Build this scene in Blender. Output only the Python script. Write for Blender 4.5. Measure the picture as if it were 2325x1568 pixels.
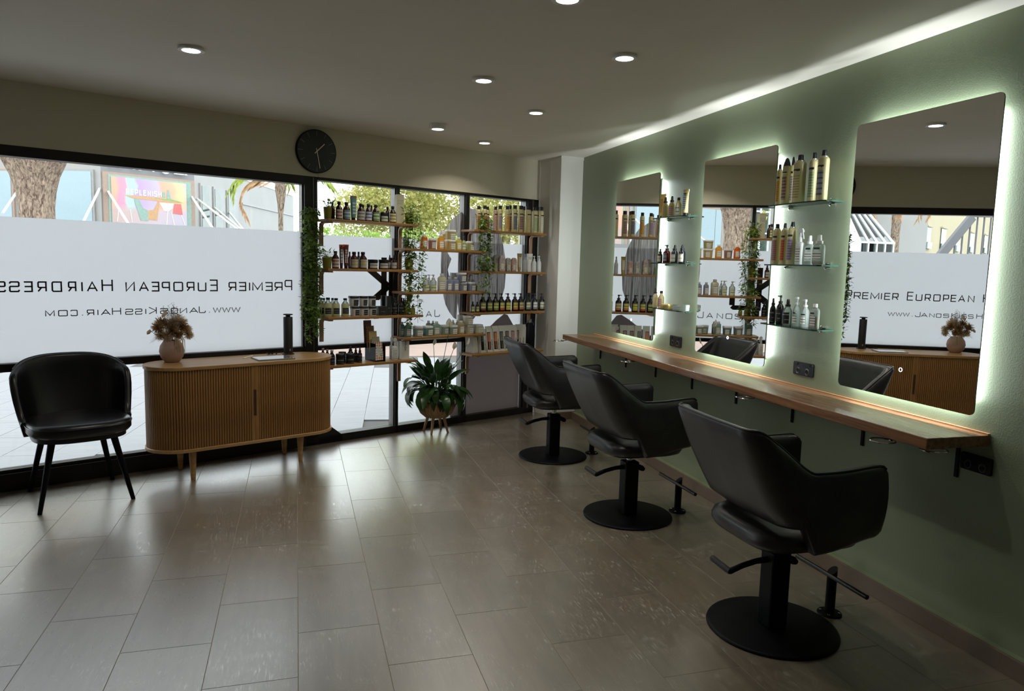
import bpy, bmesh, math, random
from mathutils import Vector, Matrix, Euler

for o in list(bpy.data.objects):
    bpy.data.objects.remove(o, do_unlink=True)
SC = bpy.context.scene
COL = SC.collection
R = math.radians
PI = math.pi

# ------------------------------------------------------------------ camera
cam_data = bpy.data.cameras.new('camera')
cam = bpy.data.objects.new('camera', cam_data)
COL.objects.link(cam)
SC.camera = cam
cam_data.sensor_fit = 'HORIZONTAL'
cam_data.sensor_width = 36.0
cam_data.lens = 36.0 * 1653.47 / 2325.0
cam_data.clip_start = 0.05
cam_data.clip_end = 400
YAW, PITCH, ROLL = R(16.55), R(-6.4233), R(1.505)
fwd = Vector((math.sin(YAW) * math.cos(PITCH), math.cos(YAW) * math.cos(PITCH), math.sin(PITCH)))
rgt = Vector((math.cos(YAW), -math.sin(YAW), 0))
upv = rgt.cross(fwd)
r2 = rgt * math.cos(ROLL) + upv * math.sin(ROLL)
u2 = -rgt * math.sin(ROLL) + upv * math.cos(ROLL)
m = Matrix((r2, u2, -fwd)).transposed().to_4x4()
m.translation = Vector((0, 0, 1.40))
cam.matrix_world = m

# ------------------------------------------------------------------ world (bright overcast sky), exposure
SKY = 3.9
world = bpy.data.worlds.new('overcast_sky')
SC.world = world
world.use_nodes = True
wn = world.node_tree
bgn = wn.nodes['Background']
bgn.inputs['Color'].default_value = (0.90, 0.95, 1.0, 1)
bgn.inputs['Strength'].default_value = SKY
vs = SC.view_settings
vs.view_transform = 'Standard'
vs.look = 'None'
vs.exposure = 0.0
vs.gamma = 1.0
vs.use_curve_mapping = False
DOWNLIGHT_W = 3.2
MIRROR_W = 3.8

# ------------------------------------------------------------------ materials
def new_mat(name):
    mt = bpy.data.materials.new(name)
    mt.use_nodes = True
    nt = mt.node_tree
    for n in list(nt.nodes):
        nt.nodes.remove(n)
    out = nt.nodes.new('ShaderNodeOutputMaterial')
    return mt, nt, out

def N(nt, typ, **kw):
    n = nt.nodes.new(typ)
    for k, v in kw.items():
        if k in n.inputs.keys():
            n.inputs[k].default_value = v
        else:
            setattr(n, k, v)
    return n

def c4(c):
    return (c[0], c[1], c[2], 1.0)

def srgb(r, g, b):
    f = lambda v: (v / 255 / 12.92) if v / 255 <= .04045 else ((v / 255 + .055) / 1.055) ** 2.4
    return (f(r), f(g), f(b))

def pbr(name, col, rough=.5, metal=0.0, spec=.5, var=.08, nscale=20.0, bump=0.0, bscale=200.0, stretch=(1, 1, 1), coords='Object', coat=0.0, world_pos=False):
    """Principled material with procedural colour variation and fine bump."""
    mt, nt, out = new_mat(name)
    p = N(nt, 'ShaderNodeBsdfPrincipled')
    p.inputs['Roughness'].default_value = rough
    p.inputs['Metallic'].default_value = metal
    p.inputs['Specular IOR Level'].default_value = spec
    p.inputs['Coat Weight'].default_value = coat
    nt.links.new(p.outputs[0], out.inputs[0])
    if world_pos:
        tc = N(nt, 'ShaderNodeNewGeometry'); src = tc.outputs['Position']
    else:
        tc = N(nt, 'ShaderNodeTexCoord'); src = tc.outputs[coords]
    mp = N(nt, 'ShaderNodeMapping')
    mp.inputs['Scale'].default_value = stretch
    nt.links.new(src, mp.inputs[0])
    nz = N(nt, 'ShaderNodeTexNoise', Scale=nscale, Detail=5.0, Roughness=.6)
    nt.links.new(mp.outputs[0], nz.inputs['Vector'])
    rp = N(nt, 'ShaderNodeValToRGB')
    rp.color_ramp.elements[0].position = .3
    rp.color_ramp.elements[1].position = .7
    rp.color_ramp.elements[0].color = c4([max(0, v * (1 - var)) for v in col])
    rp.color_ramp.elements[1].color = c4([min(1, v * (1 + var)) for v in col])
    nt.links.new(nz.outputs[0], rp.inputs[0])
    nt.links.new(rp.outputs[0], p.inputs['Base Color'])
    if bump:
        bz = N(nt, 'ShaderNodeTexNoise', Scale=bscale, Detail=3.0)
        nt.links.new(mp.outputs[0], bz.inputs['Vector'])
        bp = N(nt, 'ShaderNodeBump', Strength=bump, Distance=.002)
        nt.links.new(bz.outputs[0], bp.inputs['Height'])
        nt.links.new(bp.outputs[0], p.inputs['Normal'])
    return mt

def wood(name, c1, c2, rough=.45, scale=1.0, axis='X'):
    mt, nt, out = new_mat(name)
    p = N(nt, 'ShaderNodeBsdfPrincipled')
    p.inputs['Roughness'].default_value = rough
    nt.links.new(p.outputs[0], out.inputs[0])
    tc = N(nt, 'ShaderNodeTexCoord')
    mp = N(nt, 'ShaderNodeMapping')
    s = {'X': (1.5, 30, 30), 'Y': (30, 1.5, 30), 'Z': (30, 30, 1.5)}[axis]
    mp.inputs['Scale'].default_value = [v * scale for v in s]
    nt.links.new(tc.outputs['Object'], mp.inputs[0])
    nz = N(nt, 'ShaderNodeTexNoise', Scale=1.6, Detail=6.0, Roughness=.65, Distortion=.4)
    nt.links.new(mp.outputs[0], nz.inputs['Vector'])
    rp = N(nt, 'ShaderNodeValToRGB')
    rp.color_ramp.elements[0].position = .32
    rp.color_ramp.elements[1].position = .68
    rp.color_ramp.elements[0].color = c4(c1)
    rp.color_ramp.elements[1].color = c4(c2)
    nt.links.new(nz.outputs[0], rp.inputs[0])
    nt.links.new(rp.outputs[0], p.inputs['Base Color'])
    bp = N(nt, 'ShaderNodeBump', Strength=.15, Distance=.002)
    nt.links.new(nz.outputs[0], bp.inputs['Height'])
    nt.links.new(bp.outputs[0], p.inputs['Normal'])
    return mt

def trans_mat(name, col, trans=.5, rough=.35, clear=0.0, var=.055):
    """Translucent plastic: diffuse + translucent + gloss, optional clear part."""
    mt, nt, out = new_mat(name)
    tc = N(nt, 'ShaderNodeTexCoord')
    nz = N(nt, 'ShaderNodeTexNoise', Scale=18.0, Detail=2.0)
    nt.links.new(tc.outputs['Object'], nz.inputs['Vector'])
    rp = N(nt, 'ShaderNodeValToRGB')
    rp.color_ramp.elements[0].color = c4([v * (1 - var) for v in col])
    rp.color_ramp.elements[1].color = c4([min(1, v * (1 + var)) for v in col])
    nt.links.new(nz.outputs[0], rp.inputs[0])
    d = N(nt, 'ShaderNodeBsdfDiffuse')
    t = N(nt, 'ShaderNodeBsdfTranslucent')
    nt.links.new(rp.outputs[0], d.inputs[0]); nt.links.new(rp.outputs[0], t.inputs[0])
    mx = N(nt, 'ShaderNodeMixShader'); mx.inputs[0].default_value = trans
    nt.links.new(d.outputs[0], mx.inputs[1]); nt.links.new(t.outputs[0], mx.inputs[2])
    cur = mx
    if clear > 0:
        tr = N(nt, 'ShaderNodeBsdfTransparent')
        nt.links.new(rp.outputs[0], tr.inputs[0])
        m2 = N(nt, 'ShaderNodeMixShader'); m2.inputs[0].default_value = clear
        nt.links.new(cur.outputs[0], m2.inputs[1]); nt.links.new(tr.outputs[0], m2.inputs[2])
        cur = m2
    g = N(nt, 'ShaderNodeBsdfGlossy'); g.inputs['Roughness'].default_value = rough
    fr = N(nt, 'ShaderNodeFresnel'); fr.inputs[0].default_value = 1.4
    m3 = N(nt, 'ShaderNodeMixShader')
    nt.links.new(fr.outputs[0], m3.inputs[0])
    nt.links.new(cur.outputs[0], m3.inputs[1]); nt.links.new(g.outputs[0], m3.inputs[2])
    nt.links.new(m3.outputs[0], out.inputs[0])
    return mt

def glass_mat(name, tint=(.95, .97, .96), ior=1.25):
    mt, nt, out = new_mat(name)
    tr = N(nt, 'ShaderNodeBsdfTransparent'); tr.inputs[0].default_value = c4(tint)
    g = N(nt, 'ShaderNodeBsdfGlossy'); g.inputs['Roughness'].default_value = .01
    fr = N(nt, 'ShaderNodeFresnel'); fr.inputs[0].default_value = ior
    mx = N(nt, 'ShaderNodeMixShader')
    nt.links.new(fr.outputs[0], mx.inputs[0])
    nt.links.new(tr.outputs[0], mx.inputs[1]); nt.links.new(g.outputs[0], mx.inputs[2])
    nt.links.new(mx.outputs[0], out.inputs[0])
    return mt

def emit_mat(name, col, st):
    mt, nt, out = new_mat(name)
    e = N(nt, 'ShaderNodeEmission', Strength=st); e.inputs[0].default_value = c4(col)
    nt.links.new(e.outputs[0], out.inputs[0])
    return mt

def print_mat(name, base, ink, sx=40.0, sz=260.0, thr=.55, rough=.5):
    """Label stock with rows of tiny print: brick pattern broken by noise."""
    mt, nt, out = new_mat(name)
    p = N(nt, 'ShaderNodeBsdfPrincipled'); p.inputs['Roughness'].default_value = rough
    nt.links.new(p.outputs[0], out.inputs[0])
    tc = N(nt, 'ShaderNodeTexCoord')
    sp = N(nt, 'ShaderNodeSeparateXYZ'); nt.links.new(tc.outputs['Object'], sp.inputs[0])
    w = N(nt, 'ShaderNodeMath', operation='MULTIPLY'); w.inputs[1].default_value = sz
    nt.links.new(sp.outputs[2], w.inputs[0])
    sn = N(nt, 'ShaderNodeMath', operation='SINE'); nt.links.new(w.outputs[0], sn.inputs[0])
    nz = N(nt, 'ShaderNodeTexNoise', Scale=sx, Detail=1.0)
    nt.links.new(tc.outputs['Object'], nz.inputs['Vector'])
    ml = N(nt, 'ShaderNodeMath', operation='MULTIPLY')
    nt.links.new(sn.outputs[0], ml.inputs[0]); nt.links.new(nz.outputs[0], ml.inputs[1])
    gt = N(nt, 'ShaderNodeMath', operation='GREATER_THAN'); gt.inputs[1].default_value = thr * .5
    nt.links.new(ml.outputs[0], gt.inputs[0])
    mx = N(nt, 'ShaderNodeMixRGB'); mx.inputs[1].default_value = c4(base); mx.inputs[2].default_value = c4(ink)
    nt.links.new(gt.outputs[0], mx.inputs[0]); nt.links.new(mx.outputs[0], p.inputs['Base Color'])
    return mt

def check_mat(name, a, b, scale=60.0):
    mt, nt, out = new_mat(name)
    p = N(nt, 'ShaderNodeBsdfPrincipled'); p.inputs['Roughness'].default_value = .5
    nt.links.new(p.outputs[0], out.inputs[0])
    tc = N(nt, 'ShaderNodeTexCoord')
    mp = N(nt, 'ShaderNodeMapping'); mp.inputs['Rotation'].default_value = (0, R(45), 0)
    nt.links.new(tc.outputs['Object'], mp.inputs[0])
    ck = N(nt, 'ShaderNodeTexChecker', Scale=scale)
    ck.inputs[1].default_value = c4(a); ck.inputs[2].default_value = c4(b)
    nt.links.new(mp.outputs[0], ck.inputs[0]); nt.links.new(ck.outputs[0], p.inputs['Base Color'])
    return mt

def tile_mat():
    mt, nt, out = new_mat('porcelain_tile')
    p = N(nt, 'ShaderNodeBsdfPrincipled')
    p.inputs['Specular IOR Level'].default_value = .7
    p.inputs['IOR'].default_value = 1.6
    p.inputs['Coat Weight'].default_value = 1.0
    p.inputs['Coat Roughness'].default_value = .29
    p.inputs['Coat IOR'].default_value = 1.95
    nt.links.new(p.outputs[0], out.inputs[0])
    geo = N(nt, 'ShaderNodeNewGeometry')
    oi = N(nt, 'ShaderNodeObjectInfo')
    off = N(nt, 'ShaderNodeVectorMath', operation='MULTIPLY_ADD')
    nt.links.new(oi.outputs['Random'], off.inputs[0])
    off.inputs[1].default_value = (13.0, 29.0, 0.0)
    nt.links.new(geo.outputs['Position'], off.inputs[2])
    mp = N(nt, 'ShaderNodeMapping'); mp.inputs['Scale'].default_value = (170.0, 20.0, 1.0)
    nt.links.new(off.outputs[0], mp.inputs[0])
    fl = N(nt, 'ShaderNodeTexNoise', Scale=1.0, Detail=2.0, Roughness=.5)
    nt.links.new(mp.outputs[0], fl.inputs['Vector'])
    big = N(nt, 'ShaderNodeTexNoise', Scale=5.0, Detail=2.0)
    nt.links.new(off.outputs[0], big.inputs['Vector'])
    bm2 = N(nt, 'ShaderNodeMapRange'); bm2.inputs[1].default_value = .42; bm2.inputs[2].default_value = .62
    nt.links.new(big.outputs[0], bm2.inputs[0])
    fm2 = N(nt, 'ShaderNodeMapRange'); fm2.inputs[1].default_value = .57; fm2.inputs[2].default_value = .63
    nt.links.new(fl.outputs[0], fm2.inputs[0])
    rp = N(nt, 'ShaderNodeMath', operation='MULTIPLY')
    nt.links.new(bm2.outputs[0], rp.inputs[0]); nt.links.new(fm2.outputs[0], rp.inputs[1])
    # soft long grain
    mp2 = N(nt, 'ShaderNodeMapping'); mp2.inputs['Scale'].default_value = (22.0, 2.5, 1.0)
    nt.links.new(off.outputs[0], mp2.inputs[0])
    gr = N(nt, 'ShaderNodeTexNoise', Scale=1.0, Detail=6.0, Roughness=.65)
    nt.links.new(mp2.outputs[0], gr.inputs['Vector'])
    r2_ = N(nt, 'ShaderNodeValToRGB')
    r2_.color_ramp.elements[0].position = .3; r2_.color_ramp.elements[1].position = .7
    r2_.color_ramp.elements[0].color = c4(srgb(108, 97, 80))
    r2_.color_ramp.elements[1].color = c4(srgb(128, 116, 98))
    nt.links.new(gr.outputs[0], r2_.inputs[0])
    mx = N(nt, 'ShaderNodeMixRGB'); mx.inputs[2].default_value = c4(srgb(214, 211, 202))
    fac = N(nt, 'ShaderNodeMath', operation='MULTIPLY'); fac.inputs[1].default_value = .5
    nt.links.new(rp.outputs[0], fac.inputs[0])
    nt.links.new(fac.outputs[0], mx.inputs[0]); nt.links.new(r2_.outputs[0], mx.inputs[1])
    # per-tile tone
    hv = N(nt, 'ShaderNodeHueSaturation')
    mr = N(nt, 'ShaderNodeMapRange'); mr.inputs[3].default_value = .9; mr.inputs[4].default_value = 1.08
    nt.links.new(oi.outputs['Random'], mr.inputs[0]); nt.links.new(mr.outputs[0], hv.inputs['Value'])
    nt.links.new(mx.outputs[0], hv.inputs['Color'])
    nt.links.new(hv.outputs[0], p.inputs['Base Color'])
    rr = N(nt, 'ShaderNodeMapRange'); rr.inputs[3].default_value = .31; rr.inputs[4].default_value = .2
    nt.links.new(rp.outputs[0], rr.inputs[0]); nt.links.new(rr.outputs[0], p.inputs['Roughness'])
    bp = N(nt, 'ShaderNodeBump', Strength=.05, Distance=.002)
    nt.links.new(gr.outputs[0], bp.inputs['Height']); nt.links.new(bp.outputs[0], p.inputs['Normal'])
    return mt

def bark_mat():
    mt, nt, out = new_mat('rough_bark')
    p = N(nt, 'ShaderNodeBsdfPrincipled'); p.inputs['Roughness'].default_value = .9
    nt.links.new(p.outputs[0], out.inputs[0])
    tc = N(nt, 'ShaderNodeTexCoord')
    mp = N(nt, 'ShaderNodeMapping'); mp.inputs['Scale'].default_value = (16, 16, 5)
    nt.links.new(tc.outputs['Object'], mp.inputs[0])
    nz = N(nt, 'ShaderNodeTexNoise', Scale=1.6, Detail=6.0, Roughness=.7, Distortion=1.0)
    nt.links.new(mp.outputs[0], nz.inputs['Vector'])
    rp = N(nt, 'ShaderNodeValToRGB')
    rp.color_ramp.elements[0].position = .38; rp.color_ramp.elements[1].position = .62
    rp.color_ramp.elements[0].color = c4(srgb(84, 66, 54)); rp.color_ramp.elements[1].color = c4(srgb(180, 160, 140))
    nt.links.new(nz.outputs[0], rp.inputs[0]); nt.links.new(rp.outputs[0], p.inputs['Base Color'])
    bp = N(nt, 'ShaderNodeBump', Strength=.9, Distance=.03)
    nt.links.new(nz.outputs[0], bp.inputs['Height']); nt.links.new(bp.outputs[0], p.inputs['Normal'])
    return mt

def leaf_mat(name, a, b, trans=.35, rough=.4):
    mt, nt, out = new_mat(name)
    geo = N(nt, 'ShaderNodeNewGeometry')
    nz = N(nt, 'ShaderNodeTexNoise', Scale=9.0, Detail=3.0)
    nt.links.new(geo.outputs['Position'], nz.inputs['Vector'])
    rp = N(nt, 'ShaderNodeValToRGB')
    rp.color_ramp.elements[0].position = .35; rp.color_ramp.elements[1].position = .65
    rp.color_ramp.elements[0].color = c4(a); rp.color_ramp.elements[1].color = c4(b)
    nt.links.new(nz.outputs[0], rp.inputs[0])
    p = N(nt, 'ShaderNodeBsdfPrincipled'); p.inputs['Roughness'].default_value = rough
    t = N(nt, 'ShaderNodeBsdfTranslucent')
    nt.links.new(rp.outputs[0], p.inputs['Base Color']); nt.links.new(rp.outputs[0], t.inputs[0])
    mx = N(nt, 'ShaderNodeMixShader'); mx.inputs[0].default_value = trans
    nt.links.new(p.outputs[0], mx.inputs[1]); nt.links.new(t.outputs[0], mx.inputs[2])
    nt.links.new(mx.outputs[0], out.inputs[0])
    return mt

def hair_mat():
    """Printed hair: fine vertical strands in light and dark grey."""
    mt, nt, out = new_mat('printed_hair')
    tc = N(nt, 'ShaderNodeTexCoord')
    mp = N(nt, 'ShaderNodeMapping'); mp.inputs['Scale'].default_value = (70, 1, 2.2)
    nt.links.new(tc.outputs['Object'], mp.inputs[0])
    nz = N(nt, 'ShaderNodeTexNoise', Scale=1.0, Detail=5.0, Roughness=.7, Distortion=.6)
    nt.links.new(mp.outputs[0], nz.inputs['Vector'])
    rp = N(nt, 'ShaderNodeValToRGB')
    rp.color_ramp.elements[0].position = .35; rp.color_ramp.elements[1].position = .72
    rp.color_ramp.elements[0].color = c4(srgb(82, 75, 72)); rp.color_ramp.elements[1].color = c4(srgb(206, 202, 199))
    nt.links.new(nz.outputs[0], rp.inputs[0])
    d = N(nt, 'ShaderNodeBsdfDiffuse'); t = N(nt, 'ShaderNodeBsdfTranslucent')
    nt.links.new(rp.outputs[0], d.inputs[0]); nt.links.new(rp.outputs[0], t.inputs[0])
    mx = N(nt, 'ShaderNodeMixShader'); mx.inputs[0].default_value = .55
    nt.links.new(d.outputs[0], mx.inputs[1]); nt.links.new(t.outputs[0], mx.inputs[2])
    nt.links.new(mx.outputs[0], out.inputs[0])
    return mt

def poster_mat():
    mt, nt, out = new_mat('poster_print')
    p = N(nt, 'ShaderNodeBsdfPrincipled'); p.inputs['Roughness'].default_value = .4
    nt.links.new(p.outputs[0], out.inputs[0])
    tc = N(nt, 'ShaderNodeTexCoord')
    nz = N(nt, 'ShaderNodeTexNoise', Scale=1.6, Detail=2.0)
    nt.links.new(tc.outputs['Object'], nz.inputs['Vector'])
    sp = N(nt, 'ShaderNodeSeparateXYZ'); nt.links.new(tc.outputs['Object'], sp.inputs[0])
    ad = N(nt, 'ShaderNodeMath', operation='MULTIPLY_ADD'); ad.inputs[1].default_value = .5
    nt.links.new(nz.outputs[0], ad.inputs[0]); nt.links.new(sp.outputs[0], ad.inputs[2])
    dv = N(nt, 'ShaderNodeMath', operation='DIVIDE'); dv.inputs[1].default_value = 2.2
    nt.links.new(ad.outputs[0], dv.inputs[0])
    rp = N(nt, 'ShaderNodeValToRGB')
    cols = [(0, (210, 159, 134)), (.14, (210, 164, 139)), (.19, (205, 144, 165)), (.26, (205, 147, 170)), (.29, (170, 201, 193)), (.34, (170, 195, 195)), (.37, (177, 149, 205)), (.56, (182, 170, 210)), (.63, (210, 162, 139)), (.76, (213, 170, 142)), (.82, (215, 195, 146)), (.93, (210, 177, 170)), (1.0, (183, 164, 205))]
    el = rp.color_ramp.elements
    el[0].color = c4(srgb(*cols[0][1])); el[1].position = 1.0; el[1].color = c4(srgb(*cols[-1][1]))
    for f, c in cols[1:-1]:
        e_ = el.new(f); e_.color = c4(srgb(*c))
    nt.links.new(dv.outputs[0], rp.inputs[0])
    r2 = N(nt, 'ShaderNodeValToRGB')
    r2.color_ramp.elements[0].color = c4(srgb(186, 160, 150)); r2.color_ramp.elements[1].color = c4(srgb(190, 180, 196))
    nt.links.new(dv.outputs[0], r2.inputs[0])
    mr = N(nt, 'ShaderNodeMapRange'); mr.inputs[1].default_value = .42; mr.inputs[2].default_value = .56
    nt.links.new(sp.outputs[2], mr.inputs[0])
    mx = N(nt, 'ShaderNodeMixRGB')
    nt.links.new(mr.outputs[0], mx.inputs[0]); nt.links.new(r2.outputs[0], mx.inputs[1]); nt.links.new(rp.outputs[0], mx.inputs[2])
    nt.links.new(mx.outputs[0], p.inputs['Base Color'])
    return mt

MATS = {}
def M(k):
    return MATS[k]
MATS.update(
    tile=tile_mat(),
    grout=pbr('grout', srgb(150, 143, 130), 1.0, spec=0.0, world_pos=True),
    ceiling=pbr('ceiling_paint', srgb(222, 216, 204), .8, var=.03, nscale=1.5, world_pos=True),
    beige=pbr('beige_wall_paint', srgb(206, 199, 178), .7, var=.02, nscale=2, bump=.05, world_pos=True),
    white_wall=pbr('white_wall_paint', srgb(228, 226, 218), .7, var=.02, nscale=2, world_pos=True),
    green=pbr('sage_green_paint', srgb(133, 144, 116), .42, var=.04, nscale=2.5, bump=.25, bscale=160, world_pos=True),
    skirt=pbr('skirting_tile', srgb(112, 96, 80), .4, var=.08, nscale=8, world_pos=True),
    frame=pbr('dark_aluminium', srgb(34, 31, 29), .42, metal=.3, var=.1, nscale=6, world_pos=True),
    alu=pbr('grey_aluminium', srgb(120, 118, 116), .35, metal=.8, world_pos=True),
    glass=glass_mat('window_glass'),
    film=trans_mat('frosted_film', (.63, .63, .66), .9, .5, 0.0, .008),
    vinyl=pbr('black_vinyl', srgb(24, 24, 30), .5),
    logo=pbr('brown_black_vinyl', srgb(42, 36, 33), .5),
    print_grey=trans_mat('grey_print', srgb(118, 106, 106), .25, .4),
    hair=hair_mat(),
    leather=pbr('black_leatherette', (.008, .008, .008), .38, var=.2, nscale=30, bump=.12, bscale=260),
    leather_back=pbr('window_lit_leatherette', (.022, .022, .0225), .33, var=.3, nscale=14, bump=.12, bscale=260),  # lighter copy of the leatherette, window light on the chairs put into its colour
    leather2=pbr('black_leather', (.006, .006, .007), .3, var=.15, nscale=20, bump=.08, bscale=240),
    blackmetal=pbr('black_powder_coat', (.003, .0033, .005), .5, spec=.14, var=.1),
    knurl=pbr('knurled_rubber', (.02, .02, .02), .5, bump=.8, bscale=600),
    chrome=pbr('chrome', (.8, .8, .82), .12, metal=1.0, var=.03),
    oak=wood('oak_veneer', srgb(150, 112, 66), srgb(192, 152, 100), .4, 1.0, 'X'),
    slat=wood('oak_slat', srgb(128, 88, 46), srgb(166, 122, 70), .45, 1.5, 'Z'),
    slatgap=pbr('oak_dark_backing', srgb(62, 40, 20), .7),
    shelfwood=wood('acacia_shelf', srgb(128, 88, 44), srgb(170, 124, 66), .42, 1.0, 'X'),
    bracket=wood('bent_plywood', srgb(150, 112, 84), srgb(190, 150, 118), .4, 1.0, 'Z'),
    counter=wood('timber_counter', srgb(98, 68, 46), srgb(156, 114, 82), .25, 1.1, 'Y'),
    lath=wood('pale_lath', srgb(186, 128, 88), srgb(222, 168, 124), .4, 1.0, 'Y'),
    legwood=wood('beech_leg', srgb(150, 112, 78), srgb(190, 152, 112), .5, 1.0, 'Z'),
    mirror=pbr('mirror_silver', (.93, .94, .93), .0, metal=1.0, var=.0),
    mirror_edge=pbr('mirror_edge', srgb(60, 66, 62), .2),
    shelfglass=glass_mat('shelf_glass', (.80, .92, .86), 1.45),
    glassedge=trans_mat('green_glass_edge', srgb(70, 120, 100), .5, .1, .3),
    outlet=pbr('gloss_black_plate', (.008, .008, .009), .2, spec=.35),
    clockface=pbr('slate_clock_face', srgb(38, 40, 44), .45),
    clockhand=pbr('brass_hand', srgb(226, 216, 190), .35, metal=.6),
    clocktick=pbr('silver_tick', srgb(150, 150, 150), .4, metal=.5),
    lamp=emit_mat('downlight_lens', (1.0, .97, .9), 14.0),
    touch=emit_mat('touch_ring', (.75, .85, 1.0), 3.0),
    white_metal=pbr('white_metal', srgb(230, 230, 226), .4),
    vase=pbr('blush_ceramic', srgb(176, 146, 130), .6, var=.06),
    speaker=pbr('matt_black_body', (.012, .012, .013), .5, bump=.2, bscale=900),
    screen=pbr('tablet_glass_glare', (.42, .43, .45), .03, coat=1.0),  # light grey base stands in for the bright window mirrored in the tablet
    tablet=pbr('tablet_case', srgb(120, 122, 124), .4),
    potgreen=trans_mat('olive_pot', srgb(150, 146, 58), .3, .4),
    vine=leaf_mat('vine_leaf', srgb(76, 106, 44), srgb(150, 176, 90), .45),
    lily=leaf_mat('lily_leaf', srgb(20, 42, 14), srgb(46, 84, 30), .22, .3),
    spathe=leaf_mat('lily_spathe', srgb(226, 226, 212), srgb(244, 244, 236), .5, .5),
    spadix=pbr('spadix', srgb(200, 190, 110), .6),
    basket=wood('woven_basket', srgb(128, 98, 62), srgb(184, 150, 104), .6, 1.0, 'Z'),
    soil=pbr('soil', srgb(40, 32, 26), .9),
    pampas=leaf_mat('pampas', srgb(206, 184, 150), srgb(242, 228, 204), .5, .8),
    dried=leaf_mat('dried_flower', srgb(136, 102, 66), srgb(206, 170, 122), .4, .8),
    twig=pbr('dry_twig', srgb(120, 104, 84), .8),
    bark=bark_mat(),
    treeleaf=leaf_mat('autumn_leaf', srgb(160, 164, 84), srgb(214, 206, 138), .58, .6),
    hedge=leaf_mat('hedge_leaf', srgb(120, 154, 66), srgb(182, 202, 114), .55, .6),
    palmleaf=leaf_mat('palm_frond', srgb(150, 170, 60), srgb(206, 214, 120), .45, .6),
    palmdry=leaf_mat('dry_frond', srgb(190, 150, 110), srgb(226, 192, 152), .4, .8),
    facade=pbr('grey_render', srgb(160, 158, 155), .8, var=.04, nscale=1.2, world_pos=True),
    facade2=pbr('grey_render_dark', srgb(132, 132, 134), .8, var=.04, nscale=1.2, world_pos=True),
    cream_wall=pbr('cream_render', srgb(182, 170, 140), .8, var=.04, nscale=1.0, world_pos=True),
    bluepane=pbr('pale_blue_blind', srgb(152, 172, 180), .25, var=.02),
    brownframe=pbr('brown_frame', srgb(160, 138, 124), .6),
    greyframe=pbr('grey_frame', srgb(150, 148, 146), .5),
    whiteframe=pbr('white_frame', srgb(240, 240, 238), .5),
    darkpane=pbr('foliage_reflection_pane', srgb(60, 80, 70), .06, spec=.9, var=.5, nscale=4),  # greenish mottling in the colour imitates foliage reflected in the glass
    poster=poster_mat(),
    whiteprint=pbr('white_print', srgb(248, 248, 248), .5),
    teal_print=pbr('teal_print', srgb(140, 164, 154), .5),
    green_print=pbr('green_print', srgb(130, 170, 110), .5),
    brown_print=pbr('brown_print', srgb(190, 150, 110), .5),
    steel=pbr('pale_steel', srgb(214, 212, 208), .4, metal=.2),
    paver=pbr('grey_paver', srgb(136, 136, 139), .65, var=.09, nscale=1.0, stretch=(3, 26, 3), world_pos=True),
    paver2=pbr('edge_paver', srgb(142, 140, 138), .65, var=.06, nscale=6, world_pos=True),
    pavejoint=pbr('paver_joint', srgb(84, 82, 80), .9, world_pos=True),
    pinkpave=pbr('pink_paving', srgb(148, 126, 117), .8, var=.08, nscale=3, world_pos=True),
    asphalt=pbr('pale_asphalt', srgb(120, 132, 140), .9, var=.08, nscale=2, world_pos=True),
    canopyglass=glass_mat('canopy_glass', (.78, .88, .9), 1.5),
    railsteel=pbr('rail_steel', srgb(96, 96, 100), .5),
    yellowsign=pbr('yellow_sign', srgb(238, 236, 170), .6),
    redprint=pbr('red_print', srgb(206, 110, 110), .6),
)

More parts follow.
